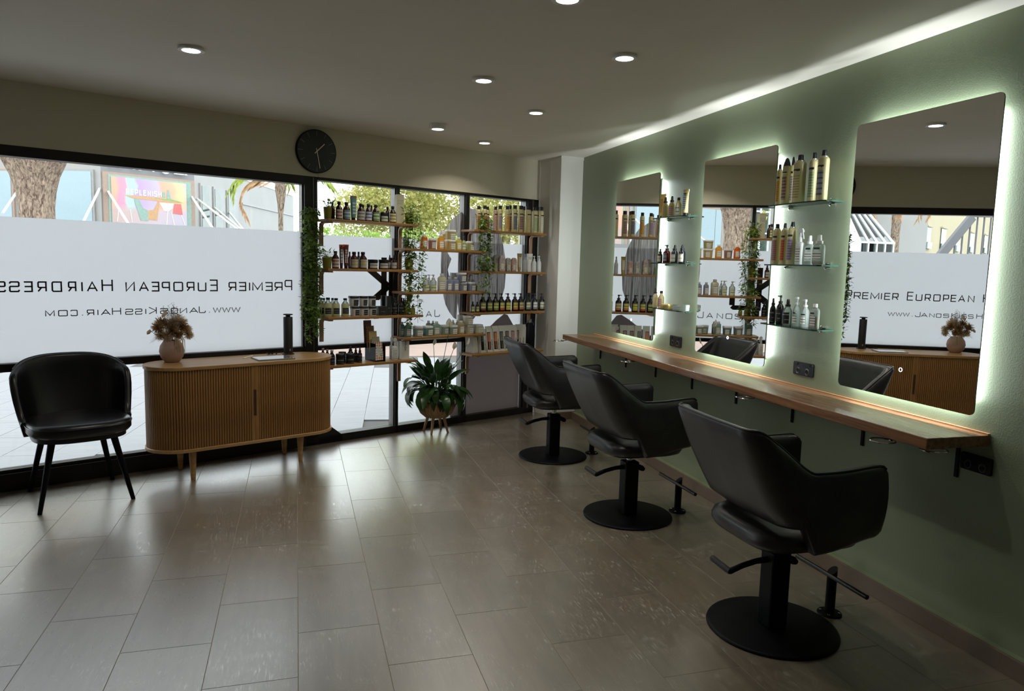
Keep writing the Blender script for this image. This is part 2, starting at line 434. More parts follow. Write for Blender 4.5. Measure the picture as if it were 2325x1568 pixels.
# ------------------------------------------------------------------ mesh helpers
class MB:
    def __init__(s):
        s.v = []; s.f = []
    def add(s, vs_, fs_):
        b = len(s.v)
        s.v += [tuple(p) for p in vs_]
        s.f += [tuple(b + i for i in f) for f in fs_]
        return s
    def box(s, x0, x1, y0, y1, z0, z1):
        return s.add([(x0, y0, z0), (x1, y0, z0), (x1, y1, z0), (x0, y1, z0), (x0, y0, z1), (x1, y0, z1), (x1, y1, z1), (x0, y1, z1)],
                     [(0, 3, 2, 1), (4, 5, 6, 7), (0, 1, 5, 4), (1, 2, 6, 5), (2, 3, 7, 6), (3, 0, 4, 7)])
    def hexa(s, p):
        return s.add(p, [(0, 3, 2, 1), (4, 5, 6, 7), (0, 1, 5, 4), (1, 2, 6, 5), (2, 3, 7, 6), (3, 0, 4, 7)])
    def prism(s, poly, z0, z1):
        n = len(poly)
        vs_ = [(x, y, z0) for x, y in poly] + [(x, y, z1) for x, y in poly]
        fs_ = [tuple(range(n - 1, -1, -1)), tuple(range(n, 2 * n))]
        fs_ += [(i, (i + 1) % n, n + (i + 1) % n, n + i) for i in range(n)]
        return s.add(vs_, fs_)
    def slab_y(s, poly, y0, y1):
        """polygon in x,z extruded in y"""
        n = len(poly)
        vs_ = [(x, y0, z) for x, z in poly] + [(x, y1, z) for x, z in poly]
        fs_ = [tuple(range(n)), tuple(range(2 * n - 1, n - 1, -1))]
        fs_ += [(i, n + i, n + (i + 1) % n, (i + 1) % n) for i in range(n)]
        return s.add(vs_, fs_)
    def lathe(s, prof, seg=20, cx=0, cy=0, sx=1, sy=1, e=2.0, cap=True):
        """profile [(r,z)...] revolved; superellipse cross-section of exponent e"""
        b = len(s.v)
        for r, z in prof:
            for k in range(seg):
                a = 2 * PI * k / seg
                c, d = math.cos(a), math.sin(a)
                if e != 2.0:
                    c = math.copysign(abs(c) ** (2 / e), c); d = math.copysign(abs(d) ** (2 / e), d)
                s.v.append((cx + r * sx * c, cy + r * sy * d, z))
        for i in range(len(prof) - 1):
            for k in range(seg):
                k2 = (k + 1) % seg
                s.f.append((b + i * seg + k, b + i * seg + k2, b + (i + 1) * seg + k2, b + (i + 1) * seg + k))
        if cap:
            s.f.append(tuple(b + k for k in range(seg - 1, -1, -1)))
            t = b + (len(prof) - 1) * seg
            s.f.append(tuple(t + k for k in range(seg)))
        return s
    def tube(s, pts, r, seg=8, cap=True):
        pts = [Vector(p) for p in pts]
        n = len(pts)
        rs = r if isinstance(r, (list, tuple)) else [r] * n
        b = len(s.v)
        prev = None
        for i, p in enumerate(pts):
            t = (pts[min(i + 1, n - 1)] - pts[max(i - 1, 0)])
            if t.length < 1e-9:
                t = Vector((0, 0, 1))
            t.normalize()
            if prev is None:
                ref = Vector((0, 0, 1)) if abs(t.z) < .9 else Vector((1, 0, 0))
                u = t.cross(ref).normalized()
            else:
                u = (prev - t * prev.dot(t))
                if u.length < 1e-6:
                    u = t.orthogonal()
                u.normalize()
            prev = u
            w = t.cross(u)
            for k in range(seg):
                a = 2 * PI * k / seg
                s.v.append(tuple(p + (u * math.cos(a) + w * math.sin(a)) * rs[i]))
        for i in range(n - 1):
            for k in range(seg):
                k2 = (k + 1) % seg
                s.f.append((b + i * seg + k, b + i * seg + k2, b + (i + 1) * seg + k2, b + (i + 1) * seg + k))
        if cap:
            s.f.append(tuple(b + k for k in range(seg - 1, -1, -1)))
            t = b + (n - 1) * seg
            s.f.append(tuple(t + k for k in range(seg)))
        return s
    def bar(s, a, b_, w, h, up=(0, 0, 1)):
        """rectangular bar from a to b"""
        a = Vector(a); b_ = Vector(b_)
        t = (b_ - a).normalized()
        up = Vector(up)
        if abs(t.dot(up)) > .98:
            up = Vector((1, 0, 0))
        x = t.cross(up).normalized(); y = x.cross(t)
        q = []
        for p in (a, b_):
            for i, j in ((-1, -1), (1, -1), (1, 1), (-1, 1)):
                q.append(tuple(p + x * (i * w / 2) + y * (j * h / 2)))
        return s.add(q, [(0, 3, 2, 1), (4, 5, 6, 7), (0, 1, 5, 4), (1, 2, 6, 5), (2, 3, 7, 6), (3, 0, 4, 7)])
    def mesh(s, name, mat=None, smooth=False, angle=None):
        me = bpy.data.meshes.new(name)
        me.from_pydata(s.v, [], s.f)
        me.update()
        if mat is not None:
            me.materials.append(MATS[mat] if isinstance(mat, str) else mat)
        if smooth:
            for p in me.polygons:
                p.use_smooth = True
            if angle:
                try:
                    me.set_sharp_from_angle(angle=R(angle))
                except Exception:
                    pass
        return me
    def build(s, name, mat=None, parent=None, smooth=False, angle=40, loc=None, rotz=None, rot=None, bevel=0.0, fix=True):
        me = s.mesh(name, mat, smooth, angle)
        if fix:
            bm = bmesh.new(); bm.from_mesh(me)
            bmesh.ops.recalc_face_normals(bm, faces=bm.faces)
            bm.to_mesh(me); bm.free()
        return link(name, me, parent, loc, rotz, rot, bevel)

def link(name, me, parent=None, loc=None, rotz=None, rot=None, bevel=0.0):
    o = bpy.data.objects.new(name, me)
    COL.objects.link(o)
    if parent is not None:
        o.parent = parent
    if loc is not None:
        o.location = loc
    if rotz is not None:
        o.rotation_euler = (0, 0, rotz)
    if rot is not None:
        o.rotation_euler = rot
    if bevel:
        b = o.modifiers.new('bevel', 'BEVEL'); b.width = bevel; b.segments = 2; b.limit_method = 'ANGLE'; b.angle_limit = R(40)
    return o

def tag(o, label=None, cat=None, group=None, kind=None):
    if label: o['label'] = label
    if cat: o['category'] = cat
    if group: o['group'] = group
    if kind: o['kind'] = kind
    return o

def thing(name, label, cat, loc=(0, 0, 0), rotz=0.0, group=None, kind=None):
    o = bpy.data.objects.new(name, None)
    COL.objects.link(o)
    o.empty_display_size = .05
    o.location = loc; o.rotation_euler = (0, 0, rotz)
    return tag(o, label, cat, group, kind)

def copy_tree(o, parent=None):
    c = o.copy()
    COL.objects.link(c)
    if parent is not None:
        c.parent = parent
    for ch in list(o.children):
        copy_tree(ch, c)
    return c

# ------------------------------------------------------------------ stroke lettering (wide squared capitals)
GL = {
 'A': (.95, [[(0, 0), (.475, 1), (.95, 0)], [(.17, .32), (.78, .32)]]),
 'B': (.85, [[(0, 0), (0, 1), (.75, 1), (.83, .92), (.83, .6), (.75, .53), (0, .53)], [(.75, .53), (.85, .45), (.85, .08), (.77, 0), (0, 0)]]),
 'C': (.9, [[(.9, .8), (.9, .92), (.82, 1), (.08, 1), (0, .92), (0, .08), (.08, 0), (.82, 0), (.9, .08), (.9, .2)]]),
 'D': (.9, [[(0, 0), (0, 1), (.8, 1), (.9, .9), (.9, .1), (.8, 0), (0, 0)]]),
 'E': (.85, [[(.85, 1), (0, 1), (0, 0), (.85, 0)], [(0, .52), (.78, .52)]]),
 'H': (.9, [[(0, 0), (0, 1)], [(.9, 0), (.9, 1)], [(0, .52), (.9, .52)]]),
 'I': (.0, [[(0, 0), (0, 1)]]),
 'J': (.75, [[(.75, 1), (.75, .1), (.67, 0), (.1, 0), (0, .1), (0, .3)]]),
 'K': (.88, [[(0, 0), (0, 1)], [(.88, 1), (.05, .5), (.88, 0)]]),
 'L': (.75, [[(0, 1), (0, 0), (.75, 0)]]),
 'M': (1.1, [[(0, 0), (0, 1), (.55, .15), (1.1, 1), (1.1, 0)]]),
 'N': (.9, [[(0, 0), (0, 1), (.9, 0), (.9, 1)]]),
 'O': (.95, [[(.08, 1), (.87, 1), (.95, .92), (.95, .08), (.87, 0), (.08, 0), (0, .08), (0, .92), (.08, 1)]]),
 'P': (.85, [[(0, 0), (0, 1), (.77, 1), (.85, .92), (.85, .47), (.77, .39), (0, .39)]]),
 'R': (.88, [[(0, 0), (0, 1), (.78, 1), (.86, .92), (.86, .5), (.78, .42), (0, .42)], [(.5, .42), (.88, 0)]]),
 'S': (.88, [[(.86, .82), (.86, .92), (.78, 1), (.08, 1), (0, .92), (0, .6), (.08, .53), (.8, .53), (.88, .46), (.88, .08), (.8, 0), (.08, 0), (0, .08), (0, .18)]]),
 'T': (.85, [[(0, 1), (.85, 1)], [(.425, 1), (.425, 0)]]),
 'U': (.9, [[(0, 1), (0, .08), (.08, 0), (.82, 0), (.9, .08), (.9, 1)]]),
 'V': (.9, [[(0, 1), (.45, 0), (.9, 1)]]),
 'W': (1.25, [[(0, 1), (.31, 0), (.625, .9), (.94, 0), (1.25, 1)]]),
 'X': (.9, [[(0, 0), (.9, 1)], [(0, 1), (.9, 0)]]),
 'Y': (.9, [[(0, 1), (.45, .5), (.9, 1)], [(.45, .5), (.45, 0)]]),
 '.': (.0, [[(0, -.02), (0, .14)]]),
}
def stroke(mb, pts, w, xf):
    """flat mitred ribbon along 2D pts; xf maps (x,y)->3D"""
    n = len(pts)
    closed = n > 2 and pts[0] == pts[-1]
    P = [Vector(p) for p in pts]
    L, Rr = [], []
    for i in range(n):
        if closed:
            a = P[(i - 1) % (n - 1)]; b = P[i % (n - 1)]; c = P[(i + 1) % (n - 1)]
            d1 = (b - a).normalized(); d2 = (c - b).normalized()
        else:
            d1 = (P[i] - P[i - 1]).normalized() if i else (P[1] - P[0]).normalized()
            d2 = (P[i + 1] - P[i]).normalized() if i < n - 1 else d1
        n1 = Vector((-d1.y, d1.x)); n2 = Vector((-d2.y, d2.x))
        mm = (n1 + n2)
        mm = n1 if mm.length < .05 else mm.normalized()
        k = min(1.6, 1 / max(.35, mm.dot(n1)))
        L.append(P[i] + mm * (w / 2 * k)); Rr.append(P[i] - mm * (w / 2 * k))
    vs_ = [xf(p) for p in L] + [xf(p) for p in Rr]
    mb.add(vs_, [(i, i + 1, n + i + 1, n + i) for i in range(n - 1)])

def glyph(mb, ch, h, w, width, xf):
    """draw glyph scaled to width x h with stroke w; xf(x,y)->3D"""
    gw, strokes = GL[ch]
    ih, iw = h - w, max(width - w, 0)
    for st in strokes:
        pts = [((w / 2 + (x / gw * iw if gw else 0)), w / 2 + y * ih) for x, y in st]
        stroke(mb, pts, w, lambda p: xf(p[0], p[1]))

def text_line(mb, txt, h, w, gap, xf, x0=0.0, wide=1.0):
    x = x0
    for ch in txt:
        if ch == ' ':
            x += h * .6; continue
        gw = GL[ch][0] * h * wide
        width = max(gw, w)
        glyph(mb, ch, h, w, width, lambda a, b, x=x: xf(x + a, b))
        x += width + gap
    return x

# ------------------------------------------------------------------ window-wall frame of reference
PHI = R(24.3)
WO = Vector((0.3, 5.65, 0))
WS = Vector((math.cos(PHI), math.sin(PHI), 0))     # along the window wall
WN = Vector((math.sin(PHI), -math.cos(PHI), 0))    # into the room
def W3(s, n, z):
    p = WO + WS * s + WN * n
    return Vector((p.x, p.y, z))
def wbox(mb, s0, s1, n0, n1, z0, z1):
    return mb.box(s0, s1, -n1, -n0, z0, z1)
XW = 2.437        # face of the green wall
ZC = 2.342        # ceiling
KW = 1.0133
def kz(z): return 1.4 + (z - 1.4) * KW
def sstep(a, b, x):
    t = max(0, min(1, (x - a) / (b - a)))
    return t * t * (3 - 2 * t)

# ================================================================== SETTING
def struct(o, label=None):
    return tag(o, label, None, None, 'structure')

XL, YB = -3.35, -3.0          # far left and rear walls of the room (outside the picture)
# clip helper: keep the part of a convex polygon on the room side of the window wall
def clip_poly(poly, nmin):
    out = []
    d = lambda p: (Vector((p[0], p[1], 0)) - WO).dot(WN) - nmin
    for i in range(len(poly)):
        a, b = poly[i], poly[(i + 1) % len(poly)]
        da, db = d(a), d(b)
        if da >= 0: out.append(a)
        if da * db < 0:
            t = da / (da - db)
            out.append((a[0] + (b[0] - a[0]) * t, a[1] + (b[1] - a[1]) * t))
    return out

room_poly = clip_poly([(XL - .1, YB - .1), (XW + .1, YB - .1), (XW + .1, 8.0), (XL - .1, 8.0)], -.12)
floor = struct(MB().prism(room_poly, -.06, -.0008).build('floor', 'grout'), 'taupe porcelain tiled floor')
TP, TL, TX0 = .3012, .6024, -.0038
JG = .0028
tile_me = MB().box(JG / 2, TP - JG / 2, JG / 2, TL - JG / 2, -.008, 0).mesh('tile', 'tile')
rest = MB()
ntile = 0
for k in range(-12, 8):
    x0 = TX0 + k * TP
    y = (2.709 if k % 2 == 0 else 3.0102) - TL * 10
    while y < 6.6:
        poly = [(x0 + JG / 2, y + JG / 2), (x0 + TP - JG / 2, y + JG / 2), (x0 + TP - JG / 2, y + TL - JG / 2), (x0 + JG / 2, y + TL - JG / 2)]
        cp = clip_poly(poly, -.02)
        inview = (y + TL > 1.15 and k >= -7 and not (k < -3 and y + TL < 1.2 - k * .0))
        if len(cp) >= 3:
            full = len(cp) == 4 and all(abs(a[0] - b[0]) + abs(a[1] - b[1]) < 1e-6 for a, b in zip(cp, poly))
            if inview:
                if full:
                    link('tile', tile_me, floor, loc=(x0, y, 0))
                else:
                    cx_, cy_ = cp[0]
                    MB().prism([(a - cx_, b - cy_) for a, b in cp], -.008, 0).build('tile', 'tile', floor, loc=(cx_, cy_, 0))
                ntile += 1
            else:
                rest.prism(cp, -.008, 0)
        y += TL
tag(rest.build('tile_field', 'tile', floor), kind='stuff')

struct(MB().prism(room_poly, ZC, ZC + .12).build('ceiling', 'ceiling'), 'flat plastered ceiling')
struct(MB().box(XW, XW + .15, YB, 6.5, 0, ZC).build('wall_right', 'green'), 'sage green painted wall with mirrors')
struct(MB().box(2.395, 2.407, YB, 6.10, 0, .072).build('baseboard_right', 'skirt', bevel=.002), 'brown tile skirting under green wall')
struct(MB().box(2.407, XW, YB, 6.10, 0, .070).build('trim_1', 'green'), 'green painted ledge behind the skirting')
struct(MB().box(XL - .15, XL, YB, 4.3, 0, ZC).build('wall_left', 'white_wall'))
struct(MB().box(XL - .15, XW + .15, YB - .15, YB, 0, ZC).build('wall_rear', 'white_wall'))
# white pillar in the corner
pil = MB().prism([(2.218, 6.100), (XW + .005, 6.135), (XW + .005, 6.95), (2.16, 6.75), (2.165, 6.49), (2.218, 6.38)], 0, ZC).build('wall_pillar', 'white_wall')
struct(pil, 'white corner pillar beside green wall')
MB().prism([(2.212, 6.088), (XW, 6.123), (XW, 6.135), (2.212, 6.10)], 2.316, ZC).build('cornice', 'white_wall', pil)
MB().prism([(2.209, 6.090), (XW, 6.125), (XW, 6.135), (2.209, 6.10)], 0, .07).build('pillar_skirting', 'skirt', pil)
# wall over the shopfront, its lower lip
SL, SR = -3.95, 2.03
wf = MB(); wbox(wf, SL - .3, SR, -.16, 0, 1.987, ZC)
wall_front = struct(wf.build('wall_front', 'beige', loc=WO, rotz=PHI), 'beige wall above the shopfront window')
lp = MB(); wbox(lp, -.16, SR, 0, .006, 1.988, 2.003); lp.build('lip', 'beige', wall_front)
wend = MB(); wbox(wend, SL - .3, SL, -.16, 0, 0, 1.987)
struct(wend.build('wall_stub', 'beige', loc=WO, rotz=PHI))
wr = MB(); wbox(wr, SR + .02, 2.35, -.3, -.16, 0, ZC)
struct(wr.build('wall_recess', 'beige', loc=WO, rotz=PHI))

# shopfront: four windows
NF, NB = 0.0, -.10
NG = -.055
def rail(win, nm, s0, s1, z0, z1, n0=NB, n1=NF, mat='frame', bevel=.003):
    mb = MB(); wbox(mb, s0, s1, n0, n1, z0, z1)
    return mb.build(nm, mat, win, bevel=bevel)
def pane(win, s0, s1, z0, z1, nm='pane'):
    mb = MB(); wbox(mb, s0, s1, NG - .006, NG, z0, z1)
    return mb.build(nm, 'glass', win)
def filmsheet(win, s0, s1, z0, z1):
    y = -(NG + .0014)
    mb = MB(); mb.add([(s0, y, z0), (s1, y, z0), (s1, y, z1), (s0, y, z1)], [(0, 1, 2, 3)])
    return mb.build('frosted_film', 'film', win, fix=False)
def window(n, label):
    w = thing('window_%d' % n, label, None, WO, PHI, kind='structure')
    return w
w1 = window(1, 'large left shopfront window with frosted band and lettering')
rail(w1, 'head_rail', SL, -.163, 1.927, 1.987)
rail(w1, 'transom', SL, -.262, .702, .750)
rail(w1, 'sill_rail', SL, -.163, -.0, .105)
rail(w1, 'sill_trim', SL, -.262, .105, .124, -.09, -.02)
rail(w1, 'post', -.262, -.163, 0, 1.987)
rail(w1, 'post_strip', -.202, -.196, .12, 1.98, 0, .004, 'alu', 0)
rail(w1, 'glazing_bead', -.272, -.262, .75, 1.927, -.08, -.03, 'alu', 0)
rail(w1, 'glazing_bead', -.272, -.262, .124, .702, -.08, -.03, 'alu', 0)
mb = MB(); mb.slab_y([(-.163, 0), (.035, 0), (.035, .05), (-.05, .118), (-.163, .118)], 0.0, .09); mb.build('sill_end', 'frame', w1)
pane(w1, SL, -.262, .75, 1.927); pane(w1, SL, -.262, .124, .702)
filmsheet(w1, SL, -.262, .75, 1.590)
bays = [(-.163, .508, .537), (.537, 1.192, 1.230), (1.230, 1.896, 2.03)]
for i, (a, b, c) in enumerate(bays):
    w = window(i + 2, ['narrow shopfront window behind the left shelves', 'narrow shopfront window behind the middle shelves', 'narrow shopfront window beside the white pillar'][i])
    rail(w, 'head_rail', a, c, 1.966, 1.987)
    rail(w, 'transom', a, b, .716, .750)
    rail(w, 'sill_rail', a, c, 0, .058)
    rail(w, 'mullion', b, c, 0, 1.987)
    rail(w, 'glazing_bead', b - .008, b, .75, 1.966, -.08, -.02, 'alu', 0)
    rail(w, 'glazing_bead', b - .008, b, .058, .716, -.08, -.02, 'alu', 0)
    if i == 2:
        rail(w, 'post_strip', 1.945, 1.965, .05, 1.98, 0, .004, 'alu', 0)
    pane(w, a, b, .75, 1.966); pane(w, a, b, .058, .716)
    filmsheet(w, a, b, .75, 1.575)

# reversed lettering on the frosted film (seen from inside)
L1 = [('P', -0.339, -0.397), ('R', -0.412, -0.474), ('E', -0.486, -0.544), ('M', -0.558, -0.634), ('I', -0.648, -0.659), ('E', -0.676, -0.732), ('R', -0.745, -0.8), ('E', -0.871, -0.928), ('U', -0.946, -1.003), ('R', -1.023, -1.075), ('O', -1.095, -1.157), ('P', -1.177, -1.228), ('E', -1.242, -1.293), ('A', -1.305, -1.365), ('N', -1.387, -1.442), ('H', -1.512, -1.576), ('A', -1.596, -1.657), ('I', -1.677, -1.685), ('R', -1.711, -1.757), ('D', -1.786, -1.841), ('R', -1.864, -1.913), ('E', -1.934, -1.982), ('S', -1.998, -2.051), ('S', -2.065, -2.118), ('E', -2.135, -2.188), ('R', -2.205, -2.258), ('S', -2.275, -2.328)]
L2 = [('W', -0.718, -0.782), ('W', -0.786, -0.845), ('W', -0.849, -0.907), ('.', -0.927, -0.935), ('J', -0.954, -0.999), ('A', -1.002, -1.061), ('N', -1.074, -1.12), ('O', -1.132, -1.177), ('S', -1.193, -1.242), ('K', -1.262, -1.311), ('I', -1.325, -1.334), ('S', -1.348, -1.391), ('S', -1.402, -1.448), ('H', -1.471, -1.523), ('A', -1.53, -1.585), ('I', -1.598, -1.607), ('R', -1.621, -1.662), ('.', -1.682, -1.69), ('C', -1.71, -1.748), ('O', -1.762, -1.813), ('M', -1.83, -1.879)]
L3 = [('J', 0.974, 0.918), ('A', 0.892, 0.83), ('N', 0.797, 0.740), ('O', .715, .655), ('S', .632, .575), ('K', .500, .445), ('I', .420, .408), ('S', .385, .330), ('S', .305, .250)]
ND = NG + .0022
def decal_line(label, L, zb, big, small, caps, w):
    t = thing('window_lettering', label, 'lettering', WO, PHI)
    for i, (ch, sr, sl) in enumerate(L):
        h = big if i in caps else small
        mb = MB()
        glyph(mb, ch, h, w, abs(sr - sl), lambda a, b, sr=sr: (sr - a, -ND, zb + b))
        mb.build('letter', 'vinyl', t, fix=False)
decal_line('large black reversed lettering on the wide frosted window', L1, 1.159, .080, .064, (0, 7, 15), .0088)
decal_line('small black reversed web address on the wide frosted window', L2, 1.013, .048, .038, (4, 9, 13), .0056)
decal_line('black reversed name on narrow window behind hanging vine', L3, .934, .064, .052, (0, 5), .0064)
# monogram: two uprights, chevron and hook
mb = MB()
def dq(pts):
    mb.add([(s, -ND, z) for s, z in pts], [tuple(range(len(pts)))])
dq([(.402, 1.02), (.452, 1.02), (.452, 1.42), (.402, 1.42)])
dq([(.470, 1.09), (.514, 1.09), (.514, 1.42), (.470, 1.42)])
dq([(.262, 1.318), (.345, 1.318), (.480, 1.215), (.456, 1.172)])
dq([(.285, 1.083), (.385, 1.083), (.480, 1.172), (.456, 1.212)])
dq([(.470, 1.09), (.514, 1.09), (.530, 1.065), (.660, 1.065), (.680, 1.040), (.655, 1.022), (.505, 1.022), (.470, 1.055)])
dq([(.640, 1.065), (.690, 1.065), (.690, 1.14), (.640, 1.14)])
tag(mb.build('window_monogram', 'logo', loc=WO, rotz=PHI, fix=False), 'dark letter monogram decal behind the left shelves', 'decal')
# printed portrait on the glass: long grey hair, profile, shoulders
def graphic(name, polys, mat, off, label):
    g = MB()
    for pl in polys:
        g.add([(s, -(NG + off), z) for s, z in pl], [tuple(range(len(pl)))])
    return tag(g.build(name, mat, loc=WO, rotz=PHI, fix=False), label, 'decal')
hair_o = [(1.245, 1.853), (1.191, 1.831), (1.114, 1.783), (1.062, 1.731), (1.029, 1.674), (1.033, 1.662), (1.098, 1.675), (1.141, 1.643), (1.156, 1.489), (1.156, 1.302), (1.15, 1.10), (1.17, .98), (1.188, .905), (1.188, 1.855)]
hair_o2 = [(1.012, 1.613), (.998, 1.557), (.977, 1.471), (.975, 1.361), (.98, 1.269), (1.006, 1.115), (1.03, 1.036), (1.07, .973), (1.117, .922), (1.150, .905), (1.16, 1.10), (1.157, 1.30), (1.064, 1.282), (1.047, 1.332), (1.084, 1.425), (1.045, 1.473), (1.03, 1.60)]
hair_r = [(1.232, 1.862), (1.324, 1.861), (1.446, 1.828), (1.557, 1.752), (1.614, 1.665), (1.656, 1.563), (1.686, 1.439), (1.695, 1.308), (1.686, 1.175), (1.654, 1.09), (1.60, 1.0), (1.50, .96), (1.40, .93), (1.30, .95), (1.232, .90)]
graphic('portrait_hair', [hair_o, hair_o2, hair_r], 'hair', .0026, 'grey printed long hair of window portrait')
graphic('portrait_shoulder', [[(1.546, .847), (1.6, .888), (1.685, .939), (1.729, .931), (1.766, .883), (1.799, .838), (1.80, .75), (1.40, .75)],
        [(1.232, .716), (1.884, .716), (1.884, .058), (1.232, .058)], [(1.192, .30), (1.192, .058), (1.099, .058), (1.082, .158)], [(1.232, .93), (1.36, .93), (1.26, .82), (1.232, .82)]], 'print_grey', .0022, 'grey brown printed shoulders covering lower corner window')

# timber strip: green wall foot is done; white socket plates come with the furniture

# ================================================================== LIGHT FITTINGS
dl_pos = [(.925, 2.538), (-.457, 3.75), (1.425, 3.133), (.932, 3.776), (1.433, 4.432), (.944, 5.116), (1.42, 5.681)]
dl_lab = ['round recessed downlight at the top edge of picture', 'lone round recessed downlight over the sideboard side', 'round recessed downlight nearest the green wall mirrors', 'round recessed downlight in the middle of the ceiling', 'round recessed downlight ahead of the farthest mirror', 'round downlight hanging slightly loose from the ceiling', 'farthest small round downlight near the shopfront wall']
for i, (x, y) in enumerate(dl_pos):
    lab = dl_lab[i]
    drop = .022 if i == 5 else 0.0
    t = thing('downlight', lab, 'downlight', (x, y, ZC), 0, 'ceiling downlights')
    drop += .010
    MB().lathe([(.040, -.003 - drop), (.050, -.0045 - drop), (.0575, -.003 - drop), (.0585, .002 - drop), (.056, 0)], 28, cap=False).build('rim', 'white_metal', t, smooth=True)
    if drop > .012:
        MB().lathe([(.044, 0), (.044, -drop)], 24, cap=False).build('housing', 'white_metal', t, smooth=True)
    MB().lathe([(.001, -.0025 - drop), (.0405, -.0025 - drop)], 28, cap=False).build('lens', 'lamp', t)
    ld = bpy.data.lights.new('downlight_beam', 'AREA'); ld.shape = 'DISK'; ld.size = .075
    ld.energy = DOWNLIGHT_W; ld.color = (1.0, .94, .84); ld.spread = R(130)
    lo = bpy.data.objects.new('downlight_beam', ld); COL.objects.link(lo); lo.parent = t; lo.location = (0, 0, -.006 - drop)

# ================================================================== MIRRORS WITH BACKLIGHT
def rrect(w, h, r, n=6):
    pts = []
    for cx_, cy_, a0 in ((w / 2 - r, h / 2 - r, 0), (-w / 2 + r, h / 2 - r, 90), (-w / 2 + r, -h / 2 + r, 180), (w / 2 - r, -h / 2 + r, 270)):
        for k in range(n + 1):
            a = R(a0 + 90 * k / n)
            pts.append((cx_ + r * math.cos(a), cy_ + r * math.sin(a)))
    return pts
mlab = ['farthest backlit mirror beside the white pillar', 'middle backlit mirror between the two sets of glass shelves', 'nearest and largest looking backlit mirror on green wall']
for i, yc in enumerate((4.898, 3.635, 2.380)):
    zc = 1.4664; yc *= KW
    t = thing('mirror', mlab[i], 'mirror', (XW, yc, zc), 0, 'backlit mirrors on the green wall')
    pts = rrect(.709, 1.167, .022)
    mb = MB()
    n = len(pts)
    mb.add([(-.037, y, z) for y, z in pts], [tuple(range(n))])
    mb.build('mirror_glass', 'mirror', t, fix=False)
    mb = MB()
    mb.add([(-.037, y, z) for y, z in pts] + [(-.032, y, z) for y, z in pts], [(k, (k + 1) % n, n + (k + 1) % n, n + k) for k in range(n)] + [tuple(range(n, 2 * n))])
    mb.build('glass_edge', 'mirror_edge', t, fix=False)
    MB().box(-.0315, -.0005, -.27, .27, -.49, .49).build('back_box', 'white_metal', t)
    mb = MB(); rr_ = .008
    ring = [(-.0377, rr_ * math.cos(a), -.462 + rr_ * math.sin(a)) for a in [2 * PI * k / 20 for k in range(21)]]
    mb.tube(ring, .0012, 5, cap=False); mb.build('touch_button', 'touch', t)
    # LED strips: narrow area lamps looking outward along the wall
    for dy, dz, ln, rot in ((.317, 0, 1.07, (R(-90), 0, 0)), (-.312, 0, 1.06, (R(90), 0, 0)), (0, .545, .61, (R(180), 0, 0)), (0, -.545, .61, (0, 0, 0))):
        ld = bpy.data.lights.new('led_strip', 'AREA'); ld.shape = 'RECTANGLE'
        ld.color = (.88, .97, 1.0); ld.energy = MIRROR_W * ln
        if dy:
            ld.size, ld.size_y = .008, ln
        else:
            ld.size, ld.size_y = .008, ln
        lo = bpy.data.objects.new('led_strip', ld); COL.objects.link(lo); lo.parent = t
        lo.location = (-.016, dy, dz)
        # local -Z of the lamp points outward
        d = Vector((0, 1 if dy > 0 else -1, 0)) if dy else Vector((0, 0, 1 if dz > 0 else -1))
        zax = -d
        xax = Vector((1, 0, 0))
        yax = zax.cross(xax)
        lo.rotation_euler = Matrix((xax, yax, zax)).transposed().to_euler()

# ================================================================== COUNTER ALONG THE MIRRORS
CY0, CY1, CYC = 1.985 * KW, 5.655 * KW, 3.85
t = thing('counter', 'long narrow timber counter below the mirrors', 'counter', (XW, CYC, .7788))
MB().box(2.145 - XW, -.001, CY0 - CYC, CY1 - CYC, 0, .0415).build('counter_top', 'counter', t, bevel=.003)
MB().box(-.012, -.001, CY0 - CYC, CY1 - CYC, .0415, .0475).build('rear_lath', 'lath', t)
for i, y in enumerate((5.516, 5.024, 4.542, 4.051, 3.565, 3.07, 2.59, 2.107)):
    y = y * KW - CYC
    mb = MB()
    mb.box(-.008, -.001, y - .007, y + .007, -.151, 0)
    mb.box(-.23, -.001, y - .007, y + .007, -.006, 0)
    mb.build('bracket', 'blackmetal', t)
rlab = ['chrome dryer ring under the far end of the counter', 'chrome dryer ring under counter at the farthest chair', 'chrome dryer ring under counter at the middle chair', 'chrome dryer ring under counter at nearest chair', 'chrome dryer ring at the near end of the counter']
for i, (x, y, dx, dy) in enumerate(((2.085, 5.665, 0, 1), (2.115, 4.40, 0, 0), (2.125, 3.08, 0, 0), (2.115, 2.18, 0, 0), (2.20, 2.03, 0, 0))):
    t = thing('dryer_holder', rlab[i], 'holder', (x * KW, y * KW, .7785), 0, 'chrome dryer rings under the counter')
    ring = [(.045 * math.cos(a), .045 * math.sin(a), -.014) for a in [2 * PI * k / 24 for k in range(25)]]
    MB().tube(ring, .0035, 6, cap=False).build('ring', 'chrome', t, smooth=True)
    MB().bar((.04, 0, -.014), (.085, -.03 if i == 0 else 0, -.004), .012, .006).build('arm', 'chrome', t)

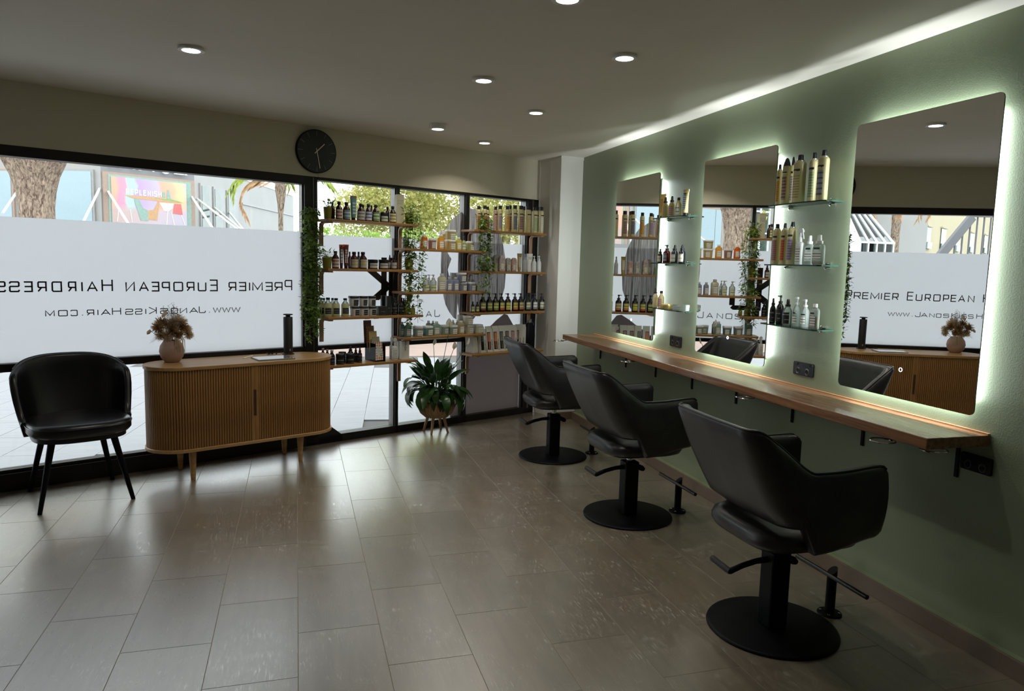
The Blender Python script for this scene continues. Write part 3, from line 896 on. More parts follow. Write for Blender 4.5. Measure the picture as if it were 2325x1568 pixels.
def outlet(name, label, y0, y1, z0, z1, holes):
    y0, y1, z0, z1 = y0 * KW, y1 * KW, kz(z0), kz(z1)
    yc, zc = (y0 + y1) / 2, (z0 + z1) / 2
    t = thing(name, label, 'socket', (XW, yc, zc))
    w, h = abs(y1 - y0), abs(z1 - z0)
    mb = MB()
    pts = rrect(w, h, .008, 3)
    n = len(pts)
    mb.add([(-.011, a, b) for a, b in pts] + [(0, a, b) for a, b in pts], [tuple(range(n))] + [(k, (k + 1) % n, n + (k + 1) % n, n + k) for k in range(n)])
    mb.build('plate', 'outlet', t, bevel=.0015)
    for a in holes:
        if isinstance(a, tuple):
            MB().box(-.0145, -.0112, a[0] - .008, a[0] + .008, a[1] - .006, a[1] + .006).build('switch', 'outlet', t, bevel=.001)
        else:
            ring = [(-.0118, a + .013 * math.cos(q), -.010 + .015 * math.sin(q)) for q in [2 * PI * k / 16 for k in range(17)]]
            MB().tube(ring, .0012, 4, cap=False).build('socket_ring', 'alu', t)
            MB().box(-.0122, -.0112, a - .007, a - .004, -.014, -.004).add([], []).box(-.0122, -.0112, a + .004, a + .007, -.014, -.004).build('pin_slot', 'blackmetal', t)
outlet('power_socket', 'glossy black double power socket between far mirrors', 4.21, 4.353, .88, .953, [(-.045, .022), (.045, .022), -.033, .033])
outlet('power_socket', 'glossy black double power socket between near mirrors', 2.936, 3.081, .886, .952, [(-.045, .022), (.045, .022), -.033, .033])
outlet('power_socket', 'black double power socket below the counter end', 1.962, 2.09, .68, .744, [(-.045, .022), (.045, .022), -.03, .03])

# ================================================================== GLASS SHELVES
GZ = [kz(1.718), kz(1.424), kz(1.125)]
for si, (ya, yb, wh) in enumerate(((4.085, 4.485, 'far'), (2.82, 3.235, 'near'))):
    ya, yb = ya * KW, yb * KW
    for zi, z in enumerate(GZ):
        t = thing('glass_shelf', '%s glass shelf between the two %s mirrors' % (['upper', 'middle', 'lower'][zi], ['farther', 'nearer'][si]), 'shelf', (XW, (ya + yb) / 2, z), 0, 'small glass wall shelves')
        h = (yb - ya) / 2
        poly = [(-.004, -h), (-.10, -h), (-.118, -h + .012), (-.128, 0), (-.118, h - .012), (-.10, h), (-.004, h)]
        mb = MB(); mb.prism(poly, 0, .006); mb.build('glass', 'shelfglass', t)
        n = len(poly)
        mb = MB()
        for k in range(n - 1):
            a, b = Vector((*poly[k], 0)), Vector((*poly[k + 1], 0))
            mb.bar(a + Vector((0, 0, .003)), b + Vector((0, 0, .003)), .0012, .0062)
        mb.build('polished_edge', 'glassedge', t)
        for y in (-h + .06, h - .06):
            mb = MB()
            for zz in (-.007, .013):
                mb.tube([(0, y, zz), (-.028, y, zz)], [.007, .007], 10)
                mb.tube([(-.028, y, zz), (-.034, y, zz)], [.009, .005], 10)
            mb.build('clip', 'chrome', t, smooth=True)

# ================================================================== STYLING CHAIRS
def chair_shell(mb, u_n=96, arm_x=.25, half=.275, t=.05):
    zfr = [0, .12, .3, .5, .7, .88, 1.0]
    rc = .085
    n = 0
    for i in range(u_n + 1):
        u = i / u_n
        sgn = -1 if u < .5 else 1
        q = min(u, 1 - u) / .5            # 0 at the arm front, 1 at the middle of the back
        def plan(z):
            a = max(.14, .160 + .190 * (z - .475) / .385)     # back leans outward with height
            hw = half
            if q < .62:                   # side
                k = q / .62
                x = arm_x + (-a + rc - arm_x) * k; y = hw * (1 - .05 * sstep(.05, .25, x)); nx, ny = 0.0, 1.0
            elif q < .82:                 # corner
                w = (q - .62) / .20 * PI / 2
                x = -a + rc - rc * math.sin(w); y = hw - rc + rc * math.cos(w); nx, ny = -math.sin(w), math.cos(w)
            else:
                k = (q - .82) / .18
                x = -a - .006 * k; y = (hw - rc) * (1 - k); nx, ny = -1.0, 0.0
            return x, y * sgn, nx, ny * sgn
        xn = plan(.70)[0]
        side = q < .62
        top = .700 + .010 * sstep(.0, .25, xn) + .158 * (sstep(.06, .235, -xn) if q < .82 else 1.0)
        if side:
            xb = plan(.42)[0]
            bot = .404 + .040 * sstep(-.05, .24, xb) + .096 * sstep(.078, .082, -xb)
            fr = max(0.0, min(1.0, (xn - (arm_x - .05)) / .05))
            bot += .05 * (1 - math.sqrt(max(0.0, 1 - fr * fr)))
            top -= .014 * sstep(arm_x - .02, arm_x, xn)
        else:
            bot = .502 - .010 * sstep(.7, 1.0, q)
        ring = []
        H = top - bot
        for f in zfr:
            z = bot + .012 + (H - .024) * f
            x, y, nx, ny = plan(z)
            bul = .010 * math.sin(PI * f)
            ring.append((x + nx * bul, y + ny * bul, z))
        x, y, nx, ny = plan(top)
        ring.append((x - nx * t * .22, y - ny * t * .22, top)); ring.append((x - nx * t * .78, y - ny * t * .78, top))
        for f in reversed(zfr):
            z = bot + .012 + (H - .024) * f
            x, y, nx, ny = plan(z)
            ring.append((x - nx * t, y - ny * t, z))
        x, y, nx, ny = plan(bot)
        ring.append((x - nx * t * .78, y - ny * t * .78, bot)); ring.append((x - nx * t * .22, y - ny * t * .22, bot))
        n = len(ring)
        b = len(mb.v)
        mb.v += ring
        if i:
            for k in range(n):
                mb.f.append((b - n + k, b - n + (k + 1) % n, b + (k + 1) % n, b + k))
        else:
            mb.f.append(tuple(range(n - 1, -1, -1)))
    mb.f.append(tuple(range(len(mb.v) - n, len(mb.v))))
    return n

def make_styling_chair():
    t = thing('styling_chair', 'black styling chair', 'chair', (0, 0, 0), 0, 'black styling chairs at the counter')
    MB().lathe([(.20, 0), (.249, 0), (.2505, .004), (.248, .010), (.240, .013), (.01, .0135)], 56).build('base_disc', 'blackmetal', t, smooth=True, angle=50)
    MB().box(-.041, .041, -.041, .041, .012, .318).build('column', 'blackmetal', t, bevel=.008)
    MB().lathe([(.019, .318), (.019, .385)], 16).build('piston', 'chrome', t, smooth=True)
    MB().box(-.10, .10, -.09, .09, .372, .388).build('seat_plate', 'blackmetal', t, bevel=.004)
    # pump lever: passes through the column, bends down and ends in a knurled grip
    mb = MB()
    mb.tube([(.088, -.01, .262), (.075, -.008, .270), (.05, 0, .280), (-.03, 0, .283), (-.09, 0, .280), (-.15, 0, .268), (-.205, 0, .250)], [.010, .016, .016, .013, .011, .011, .012], 10)
    lv = mb.build('pump_lever', 'blackmetal', t, smooth=True)
    MB().tube([(-.205, -.004, .250), (-.207, .012, .251), (-.218, .10, .262), (-.219, .108, .263)], [.011, .0125, .0125, .009], 12).build('grip', 'knurl', lv, smooth=True)
    mb = MB(); nring = chair_shell(mb)
    sh = mb.build('shell', 'leather_back', t, smooth=True, angle=60)
    # piping along the top outer edge of the shell
    cnt = len(mb.v) // nring
    pts = [mb.v[i * nring + 7] for i in range(cnt)]
    MB().tube([(p[0], p[1], p[2] + .001) for p in pts], .0042, 6).build('piping', 'leather', sh, smooth=True)
    # seat cushion: rounded slab with a bulging rear
    prof = [(.55, .380), (.86, .384), (.955, .394), (1.0, .414), (1.0, .432), (.965, .452), (.86, .465), (.5, .476), (.02, .480)]
    MB().lathe([(r, z) for r, z in prof], 48, cx=.018, sx=.228, sy=.224, e=4.2).build('seat', 'leather_back', t, smooth=True, angle=60)
    return t
ch = make_styling_chair()
chairs = [(1.790, 2.325, 'nearest black styling chair on a round black base'), (1.790, 3.640, 'middle black styling chair of the three at the counter'), (1.800, 4.935, 'farthest black styling chair beside the white pillar')]
for i, (x, y, lab) in enumerate(chairs):
    c = ch if i == 0 else copy_tree(ch)
    c.location = (x, y, 0); c['label'] = lab
    c.rotation_euler = (0, 0, R((0, 2, -1)[i]))

# footrests bolted to the floor
def make_footrest():
    t = thing('footrest', 'black footrest', 'footrest', (0, 0, 0), 0, 'floor footrests by the chairs')
    MB().lathe([(.048, 0), (.049, .003), (.046, .007), (.02, .008)], 28).build('flange', 'blackmetal', t, smooth=True)
    mb = MB(); r = .0195; n = 20
    bot = [(r * math.cos(2 * PI * k / n), r * math.sin(2 * PI * k / n), .006) for k in range(n)]
    top = [(x, y, .185 + x * .75) for x, y, z in bot]
    mb.add(bot + top, [tuple(range(n - 1, -1, -1)), tuple(range(n, 2 * n))] + [(k, (k + 1) % n, n + (k + 1) % n, n + k) for k in range(n)])
    mb.build('post', 'blackmetal', t, smooth=True, angle=40)
    MB().tube([(-.012, -.205, .165), (-.012, .205, .165)], .0095, 12).build('foot_bar', 'leather2', t, smooth=True)
    for k in range(4):
        a = R(45 + 90 * k)
        MB().lathe([(.006, .007), (.006, .010), (.003, .012)], 8, cx=.036 * math.cos(a), cy=.036 * math.sin(a)).build('bolt', 'chrome', t)
    return t
fr = make_footrest()
for i, (x, y, lab) in enumerate(((2.100, 2.368, 'black floor footrest beside the nearest styling chair'), (2.107, 3.640, 'black floor footrest between middle and nearest chairs'), (2.118, 4.955, 'black floor footrest mostly hidden behind middle chair'))):
    c = fr if i == 0 else copy_tree(fr)
    c.location = (x, y, 0); c['label'] = lab

# ================================================================== TUB CHAIR BY THE WINDOW
ang = math.atan2(-.916, .40)
tc_ = thing('tub_chair', 'black leather tub chair with splayed legs by the window', 'chair', (-1.205, 4.615, 0), ang)
mb = MB()
nu = 56
zf = [0, .1, .25, .45, .65, .85, 1]
for i in range(nu + 1):
    th = -92 + 184 * i / nu
    ath = abs(th)
    top = .80 - .095 * (min(ath, 75) / 75) ** 2.2 - .24 * sstep(72, 92, ath)
    bot = .385
    def plan(z):
        k = (z - .385) / .415
        kk = math.sin(min(1, k * 1.0) * PI / 2)
        b = .262 + .058 * kk
        a = .235 + .085 * kk
        e = 2.5
        c, s_ = math.cos(R(th)), math.sin(R(th))
        x = -a * math.copysign(abs(c) ** (2 / e), c); y = b * math.copysign(abs(s_) ** (2 / e), s_)
        nx = -math.copysign(abs(c) ** (2 - 2 / e), c) / a; ny = math.copysign(abs(s_) ** (2 - 2 / e), s_) / b
        L = math.hypot(nx, ny)
        return x, y, nx / L, ny / L
    tk = .036
    ring = []
    for f in zf:
        z = bot + (top - .015 - bot) * f; x, y, nx, ny = plan(z); ring.append((x, y, z))
    x, y, nx, ny = plan(top); ring.append((x - nx * tk * .25, y - ny * tk * .25, top)); ring.append((x - nx * tk * .75, y - ny * tk * .75, top))
    for f in reversed(zf):
        z = bot + (top - .015 - bot) * f; x, y, nx, ny = plan(z); ring.append((x - nx * tk, y - ny * tk, z))
    n = len(ring); b = len(mb.v); mb.v += ring
    if i:
        for k in range(n):
            mb.f.append((b - n + k, b - n + (k + 1) % n, b + (k + 1) % n, b + k))
    else:
        mb.f.append(tuple(range(n - 1, -1, -1)))
mb.f.append(tuple(range(len(mb.v) - n, len(mb.v))))
sh = mb.build('shell', 'leather2', tc_, smooth=True, angle=60)
pts = [mb.v[i * n + 7] for i in range(9, nu - 8)]
MB().tube(pts, .004, 6).build('piping', 'leather2', sh, smooth=True)
MB().lathe([(.6, .395), (.95, .398), (1.0, .415), (1.0, .445), (.97, .462), (.85, .470), (.02, .474)], 44, cx=.025, sx=.245, sy=.258, e=2.9).build('seat', 'leather2', tc_, smooth=True, angle=60)
cu = tc_.children[-1]
ring = []
for k in range(45):
    a = 2 * PI * k / 44; c, s_ = math.cos(a), math.sin(a)
    ring.append((.025 + .246 * math.copysign(abs(c) ** (2 / 2.9), c), .259 * math.copysign(abs(s_) ** (2 / 2.9), s_), .450))
MB().tube(ring, .0035, 6, cap=False).build('seat_piping', 'leather2', cu, smooth=True)
MB().lathe([(.9, .362), (1.0, .368), (1.0, .398)], 40, cx=.02, sx=.215, sy=.232, e=2.9).build('seat_base', 'leather2', tc_, smooth=True, angle=50)
inv = Matrix.Rotation(-ang, 4, 'Z')
for fx, fy in ((-1.326, 4.318), (-1.507, 4.764), (-.908, 4.499), (-1.106, 4.923)):
    f = inv @ Vector((fx + 1.205, fy - 4.615, 0))
    tp = Vector((f.x * .70, f.y * .66, .37))
    MB().tube([(f.x, f.y, 0), tp], [.0115, .019], 14).build('leg', 'blackmetal', tc_, smooth=True)

# ================================================================== OVAL SIDEBOARD WITH TAMBOUR DOORS
SBS, SBN = -.8095, .232
sb = thing('sideboard', 'oval oak sideboard with ribbed sliding doors', 'sideboard', W3(SBS, SBN, 0), PHI)
def stadium(hl, r, n=20):
    pts = []
    for k in range(n + 1):
        a = R(-90 + 180 * k / n); pts.append((hl + r * math.cos(a), r * math.sin(a)))
    for k in range(n + 1):
        a = R(90 + 180 * k / n); pts.append((-hl + r * math.cos(a), r * math.sin(a)))
    return pts
HL = .4125
MB().prism(stadium(HL, .2), .700, .722).build('top', 'oak', sb, smooth=True, angle=40, bevel=.003)
MB().prism(stadium(HL, .2), .190, .211).build('bottom_board', 'oak', sb, smooth=True, angle=40, bevel=.003)
MB().prism(stadium(HL, .174), .211, .700).build('carcass', 'slatgap', sb, smooth=True, angle=40)
# slats follow the perimeter of the front and both rounded ends
r = .186
per = []
step = .0158
L = 2 * HL; arc = PI * r
tot = L + arc * 2
for door in (-1, 1):
    d = None
    nsl = int((HL - .028 + arc) / step)
    dmb = MB(); dmb.box(door * .0122 - .0115, door * .0122 + .0115, -r - .006, -r + .010, .212, .699)
    d = dmb.build('door', 'slat', sb)
    mbp = MB(); mbp.box(door * .0045 - .0035, door * .0045 + .0035, -r - .0085, -r - .004, .375, .545); mbp.build('finger_pull', 'slatgap', d)
    sme = MB()
    w_ = step * .40
    sme.prism([(-w_, .009), (-w_, -.003), (-w_ * .6, -.0058), (w_ * .6, -.0058), (w_, -.003), (w_, .009)], .212, .699)
    sm = sme.mesh('slat', 'slat')
    for k in range(nsl):
        q = .0325 + k * step
        if q < HL:
            x, y, a = door * q, -r, 0.0
        else:
            al = (q - HL) / r
            x = door * (HL + r * math.sin(al)); y = -r * math.cos(al); a = door * al
        link('slat', sm, d, loc=(x, y, 0), rotz=a)
for s_, n_ in ((-1.187, .367), (-1.179, .082), (-.468, .349), (-.480, .111)):
    lx, ly = s_ - SBS, -(n_ - SBN)
    MB().tube([(lx, ly, 0), (lx, ly, .19)], [.0145, .024], 16).build('leg', 'oak', sb, smooth=True)

# speaker tower, tablet, cable on the sideboard
t = thing('speaker', 'tall black cylindrical speaker on the oak sideboard', 'speaker', W3(-.454, .13, .722), PHI)
MB().lathe([(.040, 0), (.042, .002), (.042, .005), (.036, .008)], 28).build('base', 'speaker', t, smooth=True)
MB().lathe([(.0315, .007), (.0315, .262), (.030, .264)], 32).build('body', 'speaker', t, smooth=True, angle=40)
MB().lathe([(.016, .262), (.016, .277)], 20).build('neck', 'speaker', t, smooth=True)
MB().lathe([(.031, .277), (.033, .279), (.033, .283), (.029, .285)], 28).build('cap', 'speaker', t, smooth=True, angle=40)
MB().box(-.004, .004, -.0327, -.0312, .028, .044).build('badge', 'chrome', t)
t = thing('tablet', 'tablet with painted window reflection lying flat on the oak sideboard', 'tablet', W3(-.635, .30, .722), PHI + R(-4))
MB().box(-.124, .124, -.084, .084, 0, .007).build('case', 'tablet', t, bevel=.003)
MB().box(-.118, .118, -.078, .078, .007, .0078).build('screen', 'screen', t)
mb = MB()
cp = []
for k in range(60):
    q = k / 59
    cp.append(W3(-.50 - .10 * q + .015 * math.sin(q * 22), .10 + .018 * math.cos(q * 26), .7255 + .004 * (1 + math.sin(q * 17))))
mb.tube(cp, .0022, 6)
tag(mb.build('charging_cable', 'blackmetal', smooth=True), 'thin coiled black cable beside the speaker', 'cable')
t = thing('spectacles', 'small gold wire piece lying behind the tablet', 'spectacles', W3(-.765, .20, .7235), PHI)
MB().tube([(-.035, 0, .002), (-.02, .006, .004), (.01, .004, .010), (.035, .012, .012)], .0022, 6).build('arm', 'clockhand', t, smooth=True)
MB().tube([(-.035, 0, .002), (-.030, -.012, .003), (-.012, -.012, .003), (-.008, -.002, .003)], .0018, 6).build('bridge', 'clockhand', t, smooth=True)

# ================================================================== WALL CLOCK
t = thing('wall_clock', 'round black wall clock with thin pale hands', 'clock', W3(-.180, 0, 2.1655), PHI)
mb = MB()
seg = 64
def ringy(r, y): return [(r * math.cos(2 * PI * k / seg), y, r * math.sin(2 * PI * k / seg)) for k in range(seg)]
vs_ = ringy(.153, 0) + ringy(.1535, -.022) + ringy(.1525, -.0245) + ringy(.148, -.0245)
fs_ = []
for j in range(3):
    fs_ += [(j * seg + k, j * seg + (k + 1) % seg, (j + 1) * seg + (k + 1) % seg, (j + 1) * seg + k) for k in range(seg)]
mb.add(vs_, fs_); mb.build('rim', 'blackmetal', t, smooth=True, angle=40)
mb = MB(); mb.add(ringy(.149, -.0235), [tuple(range(seg))]); mb.build('face', 'clockface', t)
for k in range(12):
    a = 2 * PI * k / 12
    d = Vector((math.sin(a), 0, math.cos(a)))
    MB().bar(d * .108 + Vector((0, -.0245, 0)), d * .142 + Vector((0, -.0245, 0)), .0022, .0016, (0, 1, 0)).build('hour_mark', 'clocktick', t)
for nm, a, l0, l1, w in (('hour_hand', R(46), -.024, .082, .0055), ('minute_hand', R(169), -.022, .122, .0045)):
    d = Vector((math.sin(a), 0, math.cos(a)))
    MB().bar(d * l0 + Vector((0, -.0275, 0)), d * l1 + Vector((0, -.0275, 0)), w, .0016, (0, 1, 0)).build(nm, 'clockhand', t)

# ================================================================== TIMBER SHELVES ON THE WINDOW
SH = dict(c1s1=1.682, c1s2=1.33, c1s3=.978, c1s4=.624, c2s1=1.496, c2s2=1.159, c2s3=.801, c3s1=1.672, c3s2=1.328, c3s3=.979, c3s4=.628)
CS = dict(c1=(-.185, .575, (-.150, .522)), c2=(.455, 1.265, (.522, 1.211)), c3=(1.125, 1.948, (1.211, 1.915)))
LV = {'c1s1': 'top shelf of the left window bay', 'c1s2': 'second shelf of the left window bay', 'c1s3': 'third shelf of the left window bay', 'c1s4': 'lowest shelf of the left window bay',
      'c2s1': 'top shelf of the middle window bay', 'c2s2': 'second shelf of the middle window bay', 'c2s3': 'lowest shelf of the middle window bay',
      'c3s1': 'top shelf of the pillar window bay', 'c3s2': 'second shelf of the pillar window bay', 'c3s3': 'third shelf of the pillar window bay', 'c3s4': 'lowest shelf of the pillar window bay'}
for k, z in SH.items():
    s0, s1, bs = CS[k[:2]]
    if k == 'c1s3': s1 += .055
    sc = (s0 + s1) / 2
    t = thing('wall_shelf', 'timber ' + LV[k] + ' on bent brackets', 'shelf', W3(sc, .02, z - .018), PHI, 'timber shelves across the window')
    MB().box(s0 - sc, s1 - sc, -.19, 0, 0, .018).build('board', 'shelfwood', t, bevel=.002)
    for b in bs:
        x = b - sc
        path = [(-.004, -.175), (-.004, -.040), (-.004, 0)]
        pr = []
        # L-shaped bent strip: under the board, rounded, then down the mullion
        pts = [(-.165, -.004), (-.040, -.004)]
        for q in range(1, 7):
            a = R(90 * q / 6)
            pts.append((-.040 + .034 * math.sin(a), -.004 - .034 * (1 - math.cos(a))))
        pts.append((-.006, -.175))
        mb = MB()
        hw = .015; th = .007
        prev = None
        for q in range(len(pts)):
            p0 = Vector(pts[max(0, q - 1)]); p1 = Vector(pts[min(len(pts) - 1, q + 1)])
            d = (p1 - p0).normalized(); nn = Vector((-d.y, d.x))
            a = Vector(pts[q]) + nn * .003; c = Vector(pts[q]) - nn * th
            ring = [(x - hw, a.x, a.y), (x + hw, a.x, a.y), (x + hw, c.x, c.y), (x - hw, c.x, c.y)]
            bidx = len(mb.v); mb.v += ring
            if q:
                for e in range(4):
                    mb.f.append((bidx - 4 + e, bidx - 4 + (e + 1) % 4, bidx + (e + 1) % 4, bidx + e))
        mb.f.append((0, 1, 2, 3)); mb.f.append(tuple(len(mb.v) - 4 + e for e in range(4)))
        mb.build('bracket', 'bracket', t)

# ================================================================== PRODUCTS
PAL = {
 'amber': pbr('amber_plastic', srgb(58, 26, 18), .18, var=.2), 'black': pbr('black_plastic', (.010, .010, .012), .22), 'dark': pbr('dark_jar', srgb(34, 22, 20), .25),
 'white': trans_mat('white_plastic', (.86, .86, .84), .35), 'cap': pbr('black_cap', (.012, .012, .013), .35), 'wcap': trans_mat('white_cap', (.88, .88, .87), .3),
 'silver': pbr('silver_cap', (.6, .6, .6), .3, metal=.8),
 'maroon': pbr('maroon_tube', srgb(92, 38, 36), .35), 'teal': trans_mat('teal_plastic', srgb(132, 178, 172), .45), 'tealp': trans_mat('grey_teal_plastic', srgb(168, 190, 184), .45),
 'mint': trans_mat('mint_plastic', srgb(172, 204, 184), .45), 'cream': trans_mat('cream_plastic', srgb(230, 226, 200), .4), 'buff': trans_mat('buff_plastic', srgb(212, 196, 146), .4),
 'lav': trans_mat('lavender_plastic', srgb(166, 174, 204), .4), 'sage': trans_mat('sage_plastic', srgb(180, 194, 184), .4), 'milkw': trans_mat('milky_plastic', srgb(222, 226, 226), .5),
 'orange': trans_mat('orange_gel', srgb(240, 138, 44), .6, .15, .25), 'honey': trans_mat('honey_gel', srgb(240, 190, 84), .6, .15, .25), 'yellow': trans_mat('yellow_gel', srgb(232, 220, 120), .6, .2, .15),
 'lemonp': trans_mat('lemon_plastic', srgb(240, 220, 150), .5), 'lime': trans_mat('lime_plastic', srgb(206, 214, 150), .5), 'rose': trans_mat('rose_plastic', srgb(176, 134, 122), .3),
 'clear': trans_mat('clear_plastic', srgb(226, 230, 222), .4, .12, .55), 'clearb': trans_mat('clear_bottle', srgb(224, 232, 228), .4, .12, .5), 'clearg': trans_mat('clear_glass', srgb(220, 228, 224), .2, .05, .75),
 'lemon': trans_mat('lemon_liquid', srgb(236, 234, 188), .55, .15, .1), 'lemong': trans_mat('lemon_glass', srgb(214, 206, 120), .5, .15, .3),
 'can': pbr('cream_can', srgb(196, 184, 138), .4, metal=.15, var=.04), 'canr': pbr('pink_can', srgb(190, 158, 140), .4, var=.04),
 'buffg': pbr('buff_bottle', srgb(198, 180, 122), .3), 'buffw': trans_mat('pale_buff', srgb(220, 210, 172), .3), 'redg': pbr('red_glass', srgb(92, 22, 18), .12),
 'ochre': trans_mat('ochre_tube', srgb(206, 174, 96), .3), 'grey': pbr('grey_bottle', srgb(170, 172, 172), .35), 'sagej': pbr('moss_jar', srgb(140, 150, 112), .45, var=.2),
 'gold': pbr('gold_tin', srgb(206, 178, 110), .3, metal=.7), 'yellowt': pbr('yellow_tube', srgb(214, 182, 96), .4), 'tubewhite': pbr('cream_tube', srgb(216, 196, 138), .4),
 'marble': pbr('marbled_pouch', srgb(160, 144, 138), .5, var=.5, nscale=40), 'marbleg': pbr('grey_marbled_pouch', srgb(156, 152, 142), .5, var=.5, nscale=45), 'marbler': pbr('pink_marbled_pouch', srgb(176, 140, 130), .5, var=.45, nscale=45),
 'carton_w': pbr('white_carton', srgb(228, 226, 216), .6, var=.03), 'carton_c': pbr('cream_carton', srgb(206, 202, 172), .6, var=.03), 'carton_b': pbr('black_carton', (.014, .014, .015), .4),
}
LB = {
 'red': print_mat('label_red', srgb(206, 196, 186), srgb(150, 40, 40)), 'blue': print_mat('label_blue', srgb(120, 160, 176), srgb(225, 230, 230)), 'grey': print_mat('label_grey', srgb(188, 186, 180), srgb(110, 105, 100)),
 'bluew': print_mat('label_bluewhite', srgb(206, 208, 212), srgb(40, 80, 160)), 'green': print_mat('label_green', srgb(120, 156, 96), srgb(225, 228, 220)), 'greenp': print_mat('label_palegreen', srgb(190, 198, 180), srgb(90, 110, 80)),
 'yellow': print_mat('label_yellow', srgb(206, 200, 150), srgb(120, 110, 60)), 'redw': print_mat('label_redwhite', srgb(200, 186, 180), srgb(140, 60, 50)), 'mustard': print_mat('label_mustard', srgb(170, 176, 166), srgb(190, 150, 50)),
 'white': print_mat('label_cream', srgb(222, 216, 196), srgb(170, 164, 150)), 'greyl': print_mat('label_slate', srgb(150, 152, 160), srgb(90, 92, 100)), 'blackl': print_mat('label_black', (.012, .012, .013), srgb(120, 120, 116), thr=.75),
 'arch': print_mat('label_arch', srgb(24, 24, 40), srgb(90, 90, 120)), 'lime': print_mat('label_lime', srgb(206, 206, 140), srgb(110, 110, 60)), 'limel': print_mat('label_limepale', srgb(206, 214, 170), srgb(130, 140, 90)),
 'coral': print_mat('label_coral', srgb(196, 92, 62), srgb(150, 60, 40), sz=500), 'rose': print_mat('label_rose', srgb(188, 150, 146), srgb(150, 106, 110), sz=500), 'violet': print_mat('label_violet', srgb(150, 136, 156), srgb(96, 84, 116), sz=500),
 'gold': print_mat('label_gold', srgb(206, 152, 62), srgb(150, 90, 30), sz=700, sx=200), 'plum': print_mat('label_plum', srgb(166, 132, 128), srgb(92, 50, 56), sz=400, sx=120), 'navy': print_mat('label_navy', srgb(120, 122, 140), srgb(50, 54, 90), sz=500, sx=150),
 'sage': print_mat('label_sage', srgb(160, 170, 126), srgb(110, 130, 90), sz=500, sx=150), 'sand': print_mat('label_sand', srgb(196, 180, 130), srgb(150, 126, 70), sz=500, sx=150), 'pale': print_mat('label_pale', srgb(206, 204, 180), srgb(160, 160, 140), sz=500),
 'rosel': print_mat('label_rosewood', srgb(170, 116, 112), srgb(130, 80, 84), sz=600, sx=150), 'tub': print_mat('label_tub', srgb(226, 226, 218), srgb(150, 150, 146), sz=420), 'tubb': print_mat('label_tubblack', (.012, .012, .013), srgb(130, 130, 126), sz=420, thr=.7),
 'tagb': print_mat('label_tag', (.012, .012, .013), srgb(220, 220, 220), sz=300, thr=.8), 'text': print_mat('label_text', srgb(226, 228, 222), srgb(100, 104, 100), sz=520, thr=.5), 'hex': check_mat('label_hex', srgb(60, 110, 170), srgb(226, 226, 220), 110),
 'chequer': check_mat('label_chequer', srgb(206, 196, 190), srgb(120, 70, 60), 90),
}
for i in range(10):
    a = [(206, 206, 130), (206, 206, 130), (198, 200, 126), (206, 200, 110), (212, 206, 100), (214, 196, 104), (216, 200, 140), (212, 208, 170), (212, 212, 196), (206, 208, 176)][i]
    b = [(120, 60, 60), (110, 120, 40), (130, 130, 60), (200, 60, 40), (200, 180, 40), (206, 120, 60), (206, 110, 60), (120, 130, 130), (130, 130, 130), (150, 150, 120)][i]
    LB['p%d' % i] = print_mat('label_pump_%d' % i, srgb(*a), srgb(*[int(v * .6) for v in a]))
    LB['q%d' % i] = pbr('band_pump_%d' % i, srgb(*b), .5)

def arc_label(t, r, z0, z1, half=58, mat='grey', name='label', sx=1, sy=1, e=2.0, off=.0006, c=0):
    mb = MB(); n = 10
    for z in (z0, z1):
        for k in range(n + 1):
            a = R(-90 + c - half + 2 * half * k / n)
            ca, sa = math.cos(a), math.sin(a)
            if e != 2.0:
                ca = math.copysign(abs(ca) ** (2 / e), ca); sa = math.copysign(abs(sa) ** (2 / e), sa)
            mb.v.append(((r * sx + off) * ca, (r * sy + off) * sa, z))
    for k in range(n):
        mb.f.append((k, k + 1, n + 2 + k, n + 1 + k))
    return mb.build(name, LB[mat] if mat in LB else PAL[mat], t, fix=False)

